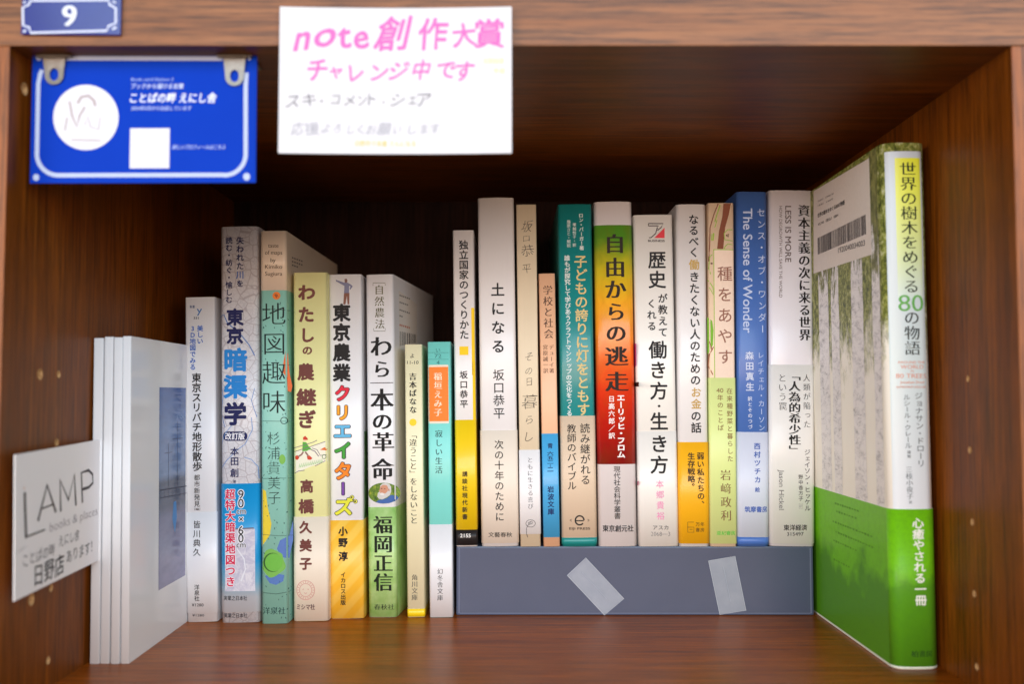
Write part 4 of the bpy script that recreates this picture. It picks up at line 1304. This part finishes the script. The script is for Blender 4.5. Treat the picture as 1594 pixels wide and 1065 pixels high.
ph = [s.px(None, x, y, 'R') for x, y in ((248, 603), (291, 606), (291, 897), (248, 919))]
sky = NT('harbour_photo_print', 0.16, 0.32, 0.0)
tc = sky.n('ShaderNodeTexCoord'); sp_ = sky.n('ShaderNodeSeparateXYZ'); sky.l(tc.outputs['Object'], sp_.inputs[0])
mr = sky.n('ShaderNodeMapRange'); sky.l(sp_.outputs[2], mr.inputs[0])
zt_, zb_ = ph[0][1], ph[3][1]
mr.inputs[1].default_value, mr.inputs[2].default_value = zb_ * MM, zt_ * MM
c_ = sky.ramp(mr.outputs[0], [(0.0, lin((146, 146, 184))), (0.34, lin((122, 122, 156))), (0.40, lin((84, 96, 122))), (0.52, lin((66, 82, 110))), (0.56, lin((120, 150, 196))), (1.0, lin((62, 102, 176)))])
sky.color(sky.mix(sky.ramp(sky.noise(sky.coords((1, 0.3, 1)), 200, 4), [(0.4, (0, 0, 0, 1)), (0.7, (0.25, 0.25, 0.25, 1))]), c_, lin((60, 66, 96))))
ya, yb = ph[0][0], 84.0
s.emit('cover_photo', [(ya, zb_), (yb, zb_), (yb, zt_), (ya, zt_)], [(0, 1, 2, 3)], 0.06, sky.m, 'R')
s.strokes(None, [([(262, 690), (262, 775)], 1.2), ([(276, 655), (276, 760)], 1.2), ([(256, 706), (268, 704)], 0.8), ([(268, 684), (284, 682)], 0.8), ([(248, 764), (290, 757)], 1.6), ([(248, 776), (290, 768)], 1.0)] + [([(250 + 6 * i, 764 - i), (250 + 6 * i, 778 - i)], 0.9) for i in range(7)], (48, 52, 78), 'cover_photo', surf='R', e=0.1)
s.h(None, 'STORY', 275, 289, 649, 6, (150, 180, 226), 'r', 'title', surf='R', e=0.1)
s.poly(None, [(270, 782), (274, 780), (275, 806), (272, 830), (268, 808)], (86, 150, 214), 'cover_photo', surf='R', e=0.1)

# ================================================================ SHOP CARD ON THE LEFT WALL
def card(name, label, cat, M, wd, ht, mat, th=0.35, group=None, bev=0.0, curl=0.0):
    """flat or gently curled card; frame origin at the bottom centre of its front"""
    root = bpy.data.objects.new(name, None)
    COL.objects.link(root)
    root.empty_display_size = 0.02
    tag(root, label, cat, group)
    root.matrix_world = Matrix.Translation(M.translation * MM) @ M.to_3x3().to_4x4()
    if curl:
        prof = lambda x: -curl * (2 * x / wd) ** 2
        V, F, n = [], [], 24
        for i in range(n + 1):
            x = -wd / 2 + wd * i / n
            y = prof(x)
            V += [(x, y, 0), (x, y, ht), (x, y + th, ht), (x, y + th, 0)]
        for i in range(n):
            q = 4 * i
            for k in range(4):
                F.append((q + k, q + 4 + k, q + 4 + (k + 1) % 4, q + (k + 1) % 4))
        F += [(0, 1, 2, 3), (4 * n + 3, 4 * n + 2, 4 * n + 1, 4 * n)]
        link('card_stock', mesh('card_stock', V, F), root, mat)
        s = Surf(root, M, wd, prof)
    else:
        link('card_stock' if th < 1 else 'plate', box_me('card', -wd / 2, wd / 2, 0, th, 0, ht, bev), root, mat)
        s = Surf(root, M, wd)
    s.ht, s.cx = ht, 0
    return s


def from_corner(A, ux, uz):
    ux = ux.normalized()
    uy = uz.cross(ux).normalized()
    uz = ux.cross(uy).normalized()
    R = Matrix((ux, uy, uz)).transposed().to_4x4()
    return R, ux, uz


CARD = NT('card_stock', 0.5, 0.35)
CARD.color(CARD.mix(CARD.noise(CARD.coords(), 80, 4), lin((212, 212, 217)), lin((220, 220, 225))))
A = at_y(22, 937, YF + 1.5)
Bq = at_y(12, 708, YF + 1.5)
ux = Vector((-(76 / 1600.0) * 0.4, 1.0, 0.026))
uz = (Bq - A)
uz.x = -0.4
hh = uz.length
R, ux, uz = from_corner(A, ux, uz)
A.x = max(A.x, XL + 2.2)
M = Matrix.Translation(A + ux * 45.5) @ R
s = card('shop_card', 'white shop card with a thin black logo leaning on the left wall', 'card', M, 91, hh, paper((250, 247, 248), 0.5, 0.0, 0.02))
LC = (0, 660, 3.672)
INK = (52, 40, 44)
s.strokes(LC, [([(140, 392), (142, 480), (148, 655)], 26)], (44, 30, 30), 'logo_lettering', e=0.12)
# letters are built in the card's own millimetres, so they keep their true shape
def cw(x, y):
    return s.px(LC, x, y)
def cardpt(a, b):
    return a, b
s2 = s
def hm(s, txt, a0, a1, b, h, col, st='r', name='lettering', e=0.12, jit=0.0, db=0.0):
    off, shifts = ST[st]
    gv, gf = glyph(txt, off)
    gx0, gx1 = min(g[0] for g in gv), max(g[0] for g in gv)
    asc = any(ord(c) > 0x2fff for c in txt)
    mid, full = (0.38, 0.9) if asc else (0.36, 0.73)
    V, F = [], []
    for k_, sh in enumerate(shifts):
        o = len(V)
        for gx, gy in gv:
            t = (gx - gx0) / (gx1 - gx0)
            V.append((a0 + (a1 - a0) * t + sh[0] * h, b + db * t + (gy - mid) / full * h + sh[1] * h + (jit * math.sin(gx * 5.1) if jit else 0)))
        F += [tuple(q + o for q in f) for f in gf]
    return s.emit(name, V, F, e, ink(col))
pA, pB = cw(222, 520), cw(523, 360)
s.strokes(LC, [([(216, 556), (268, 350), (318, 506)], 22), ([(238, 486), (304, 460)], 9), ([(346, 502), (342, 322), (390, 436), (424, 290), (433, 468)], 21), ([(470, 452), (464, 280), (505, 266), (528, 290), (530, 338), (506, 364), (468, 376)], 17)], INK, 'logo_lettering', e=0.12)
s.strokes(LC, [([(146, 648), (256, 606)], 10)], (44, 30, 30), 'logo_lettering', e=0.12)
s.strokes(LC, [([(137, 362), (137, 376)], 8)], (226, 160, 90), 'logo_flame', e=0.12)
hm(s, 'books & places', cw(284, 590)[0], cw(556, 480)[0], cw(345, 570)[1], 4.0, (150, 142, 146), 'x', 'logo_lettering')
hm(s, 'ことばの畔', cw(132, 790)[0], cw(312, 690)[0], cw(200, 760)[1], 5.0, (60, 54, 60), 'l', 'handwriting', jit=0.3)
hm(s, 'えにし舎', cw(336, 690)[0], cw(452, 640)[0], cw(390, 655)[1], 4.6, (56, 50, 56), 'l', 'handwriting', jit=0.3)
hm(s, '日野店', cw(198, 870)[0], cw(364, 780)[0], cw(270, 840)[1], 8.4, (46, 42, 48), 'r', 'handwriting', jit=0.3)
hm(s, 'あります！', cw(380, 780)[0], cw(525, 690)[0], cw(440, 738)[1], 5.6, (50, 46, 52), 'l', 'handwriting', jit=0.3)
s.strokes(LC, [([(94, 750), (102, 728), (118, 712)], 2), ([(110, 740), (120, 722), (134, 710)], 2), ([(122, 722), (134, 708), (150, 702)], 2)], (110, 104, 108), 'handwriting', e=0.12)

# ================================================================ NUMBER PLATE
def flat(px0, px1, py0, py1, Y, roll=0.0, pitch=0.0):
    B0, B1 = at_y(px0, py1, Y), at_y(px1, py1, Y)
    T0 = at_y(px0, py0, Y)
    M = Matrix.Translation(((B0.x + B1.x) / 2, Y, B0.z)) @ Matrix.Rotation(roll, 4, 'Y') @ Matrix.Rotation(pitch, 4, 'X')
    return M, abs(B1.x - B0.x), T0.z - B0.z


BLUE = NT('blue_enamel', 0.25, 0.5, 0.3)
BLUE.color(BLUE.mix(BLUE.noise(BLUE.coords(), 60, 3), lin((12, 20, 112)), lin((18, 30, 132))))
M, wd, ht = flat(32, 187, -12, 53.5, YF - 2.0, 0.010)
s = card('number_plate', 'small dark blue number plate with a white 9 on the top rail', 'sign', M, wd, ht, BLUE.m, 1.7, bev=0.5)
ZP = (0, 0, 3.55)
WP = (206, 214, 236)
oct_ = [(150, 0), (600, -4), (640, 30), (640, 125), (600, 165), (165, 180), (130, 142), (130, 35), (150, 0)]
s.strokes(ZP, [([(168, 2), (600, -2), (604, 22), (640, 44), (640, 126), (600, 142), (590, 168), (170, 180), (162, 150), (128, 138), (126, 40), (160, 24), (168, 2)], 12)], WP, 'plate_border', e=0.08)
s.strokes(ZP, [([(620, 160), (644, 148)], 12), ([(130, 176), (142, 164)], 12), ([(622, 4), (640, 14)], 10), ([(128, 14), (142, 6)], 10)], WP, 'plate_border', e=0.08)
s.v(ZP, '9', 384, -14, 172, 168, (222, 228, 240), 'sb', 'number', e=0.1)

# ================================================================ BLUE SHOP CARD AND ITS CLIPS
CB = NT('blue_card_print', 0.5, 0.06, 0.0)
CB.color(CB.mix(CB.noise(CB.coords(), 40, 3), lin((0, 52, 172)), lin((2, 58, 182))))
YC = YF + 12
M, wd, ht = flat(46.5, 398, 81, 284.5, YC, -0.003)
s = card('hanging_card', 'blue printed shop card hanging from two metal clips, white circle on its left', 'card', M, wd, ht, CB.m, 0.6)
PC = (180, 194, 224)
pts = [(375, 320), (1225, 322)]
def arc(cx, cy, r, a0, a1, n=8):
    return [(cx + r * math.cos(math.radians(a0 + (a1 - a0) * i / n)), cy + r * math.sin(math.radians(a0 + (a1 - a0) * i / n))) for i in range(n + 1)]
s.strokes(ZP, [([(365, 320), (1230, 322)], 24)], PC, 'card_border', e=0.08)
s.strokes(ZP, [([(232, 385)] + [(222, 410), (212, 460), (205, 830)] + arc(322, 850, 118, 178, 92) + [(340, 968), (1230, 966)] + arc(1240, 850, 118, 86, 2) + [(1358, 470), (1362, 400)], 23)], PC, 'card_border', e=0.09)
for x, y, r_ in ((215, 317, 15), (200, 980, 17), (1363, 976, 19), (1378, 318, 12)):
    s.disc(ZP, x, y, r_, r_ * 1.1, PC, name='card_rivet_print', e=0.09)
s.disc(ZP, 475, 648, 181, 181, (218, 220, 228), n=40, name='round_emblem', e=0.09)
EM = (176, 164, 168)
s.strokes(ZP, [([(385, 560), (400, 640), (425, 700), (440, 640), (470, 590)], 12), ([(430, 570), (450, 535), (490, 528), (520, 555), (528, 585)], 16), ([(360, 720), (372, 650)], 8), ([(470, 690), (485, 640), (500, 700), (545, 715), (555, 650)], 6), ([(395, 772), (560, 776)], 7)], EM, 'round_emblem', e=0.12)
s.h(ZP, 'Book card Station 2', 726, 960, 437, 18, (160, 184, 236), 'r', 'small_print', slant=0.2)
s.h(ZP, 'ブックから届ける言葉', 726, 1015, 475, 28, (196, 210, 242), 'm', 'small_print', slant=0.15)
s.h(ZP, 'ことばの畔 えにし舎', 722, 1196, 540, 54, (224, 232, 248), 'b', 'shop_name', slant=0.15)
s.h(ZP, '2024年5月から出店しています', 726, 1058, 597, 24, (170, 190, 238), 'm', 'small_print', slant=0.15)
s.h(ZP, '詳しいプロフィールはこちら', 955, 1246, 812, 25, (170, 190, 238), 'm', 'small_print', slant=0.25)
s.rect(ZP, 718, 937, 708, 930, (216, 218, 226), 'white_panel', e=0.09)

steel = NT('brushed_steel', 0.28, 0.5)
steel.b.inputs['Metallic'].default_value = 1.0
steel.color(steel.mix(steel.noise(steel.coords((1, 1, 8)), 300, 3), lin((78, 72, 66)), lin((132, 124, 116))))
for j, (x0, x1, yt, yb_, lab) in enumerate(((64, 106, 75, 131, 'steel clip holding the left end of the blue card'), (345, 386, 75, 133, 'steel clip holding the right end of the blue card'))):
    Yc = YC - 0.9
    P0, P1 = at_y(x0, yt, Yc), at_y(x1, yt, Yc)
    Pb = at_y((x0 + x1) / 2, yb_, Yc)
    cxm = (P0.x + P1.x) / 2
    hw = (P1.x - P0.x) / 2
    root = bpy.data.objects.new('card_clip', None)
    COL.objects.link(root)
    root.location = Vector((cxm, Yc, Pb.z)) * MM
    tag(root, lab, 'clip', 'steel clips holding the blue card')
    H_ = P0.z - Pb.z
    # tongue with an oval hole
    n = 40
    outl, inn = [], []
    rr_ = hw * 0.70
    for i in range(n):
        a = 2 * math.pi * i / n - math.pi / 2
        dx, dz = math.cos(a), math.sin(a)
        inn.append((rr_ * 0.48 * dx, rr_ + rr_ * 0.68 * dz + 0.3))
        if dz < 0.1:
            outl.append((rr_ * dx, rr_ + rr_ * dz))
        else:
            t_ = (dz - 0.1) / 0.9
            ex = max(-1, min(1, dx * 1.9))
            outl.append((ex * (rr_ + (hw - rr_) * t_), rr_ + (H_ - rr_) * min(1, t_ * 1.35 + 0.05)))
    th = 0.7
    V, F = [], []
    for yy_ in (0, th):
        V += [(x, yy_ - (0.6 * (z / H_) ** 2), z) for x, z in outl] + [(x, yy_ - (0.6 * (z / H_) ** 2), z) for x, z in inn]
    for i in range(n):
        q = (i + 1) % n
        F += [(i, q, n + q, n + i), (2 * n + q, 2 * n + i, 3 * n + i, 3 * n + q), (q, i, 2 * n + i, 2 * n + q), (n + i, n + q, 3 * n + q, 3 * n + i)]
    me = mesh('tongue', V, F)
    bm = bmesh.new(); bm.from_mesh(me); bmesh.ops.recalc_face_normals(bm, faces=bm.faces); bm.to_mesh(me); bm.free()
    link('tongue', me, root, steel.m)
    zt = ZT - Pb.z
    link('mounting_plate', box_me('mounting_plate', -hw - 1.6, hw + 1.8, -1.6, 16, zt - 1.1, zt - 0.15, 0.3), root, steel.m)
    link('bridge', box_me('bridge', -hw + 0.3, hw - 0.3, -1.3, 0.2, H_ - 0.4, zt - 1.1, 0.25), root, steel.m)
    for sx in (-1, 1):
        bm = bmesh.new()
        bmesh.ops.create_uvsphere(bm, u_segments=14, v_segments=8, radius=1.1 * MM, matrix=Matrix.Translation(Vector((sx * (hw + 0.2), 4, zt - 1.2)) * MM) @ Matrix.Diagonal((1, 1, 0.5, 1)))
        me = bpy.data.meshes.new('rivet'); bm.to_mesh(me); bm.free()
        link('rivet', me, root, steel.m)

# ================================================================ HANDWRITTEN CARD
M, wd, ht = flat(434.5, 796.5, 12, 239.5, YF - 1.3, 0.0, 0.0)
s = card('handwritten_card', 'white card with pink handwritten heading taped over the top rail', 'card', M, wd, ht, CARD.m, 0.45, curl=1.6)
ZH = (420, 0, 3.985)
PK = (238, 110, 186)
for ch, x, y, sz in (('n', 225, 214, 235), ('o', 355, 206, 235), ('t', 468, 200, 230), ('e', 555, 214, 225), ('創', 765, 212, 232), ('作', 1005, 214, 216), ('大', 1196, 222, 160), ('賞', 1362, 212, 192)):
    s.v(ZH, ch, x, y - sz / 2, y + sz / 2, sz, PK, 'm', 'pink_handwriting', jit=0.055, e=0.1)
for ch, x, y, sz in (('チ', 300, 438, 160), ('ャ', 408, 445, 105), ('レ', 536, 452, 132), ('ン', 672, 442, 126), ('ジ', 800, 430, 134), ('中', 945, 432, 134), ('で', 1090, 432, 130), ('す', 1210, 436, 138)):
    s.v(ZH, ch, x, y - sz / 2, y + sz / 2, sz, PK, 'm', 'pink_handwriting', jit=0.055, e=0.1)
GK = (92, 92, 104)
for ch, x, y, sz in (('ス', 150, 628, 100), ('キ', 250, 622, 96), ('・', 325, 628, 70), ('コ', 408, 618, 84), ('メ', 500, 620, 82), ('ン', 570, 616, 80), ('ト', 632, 612, 92), ('・', 705, 632, 60), ('シ', 792, 622, 98), ('ェ', 878, 622, 86), ('ア', 955, 618, 108)):
    s.v(ZH, ch, x, y - sz / 2, y + sz / 2, sz, GK, 'l', 'grey_handwriting', jit=0.06, e=0.1)
for i, (ch, x) in enumerate(zip('応援よろしくお願いします', (180, 265, 350, 425, 500, 565, 630, 710, 790, 880, 955, 1025))):
    s.v(ZH, ch, x, 752, 846, 88 if ch in '応援願' else 70, (168, 170, 182), 'r', 'grey_handwriting', jit=0.06, e=0.1)
s.h(ZH, '次回出店', 1322, 1452, 382, 34, (232, 226, 160), 'r', 'yellow_handwriting')
s.h(ZH, '予定', 1385, 1462, 446, 32, (232, 224, 156), 'r', 'yellow_handwriting')
s.h(ZH, '日野市で本屋 さんになる', 530, 905, 890, 36, (222, 210, 120), 'r', 'yellow_handwriting')
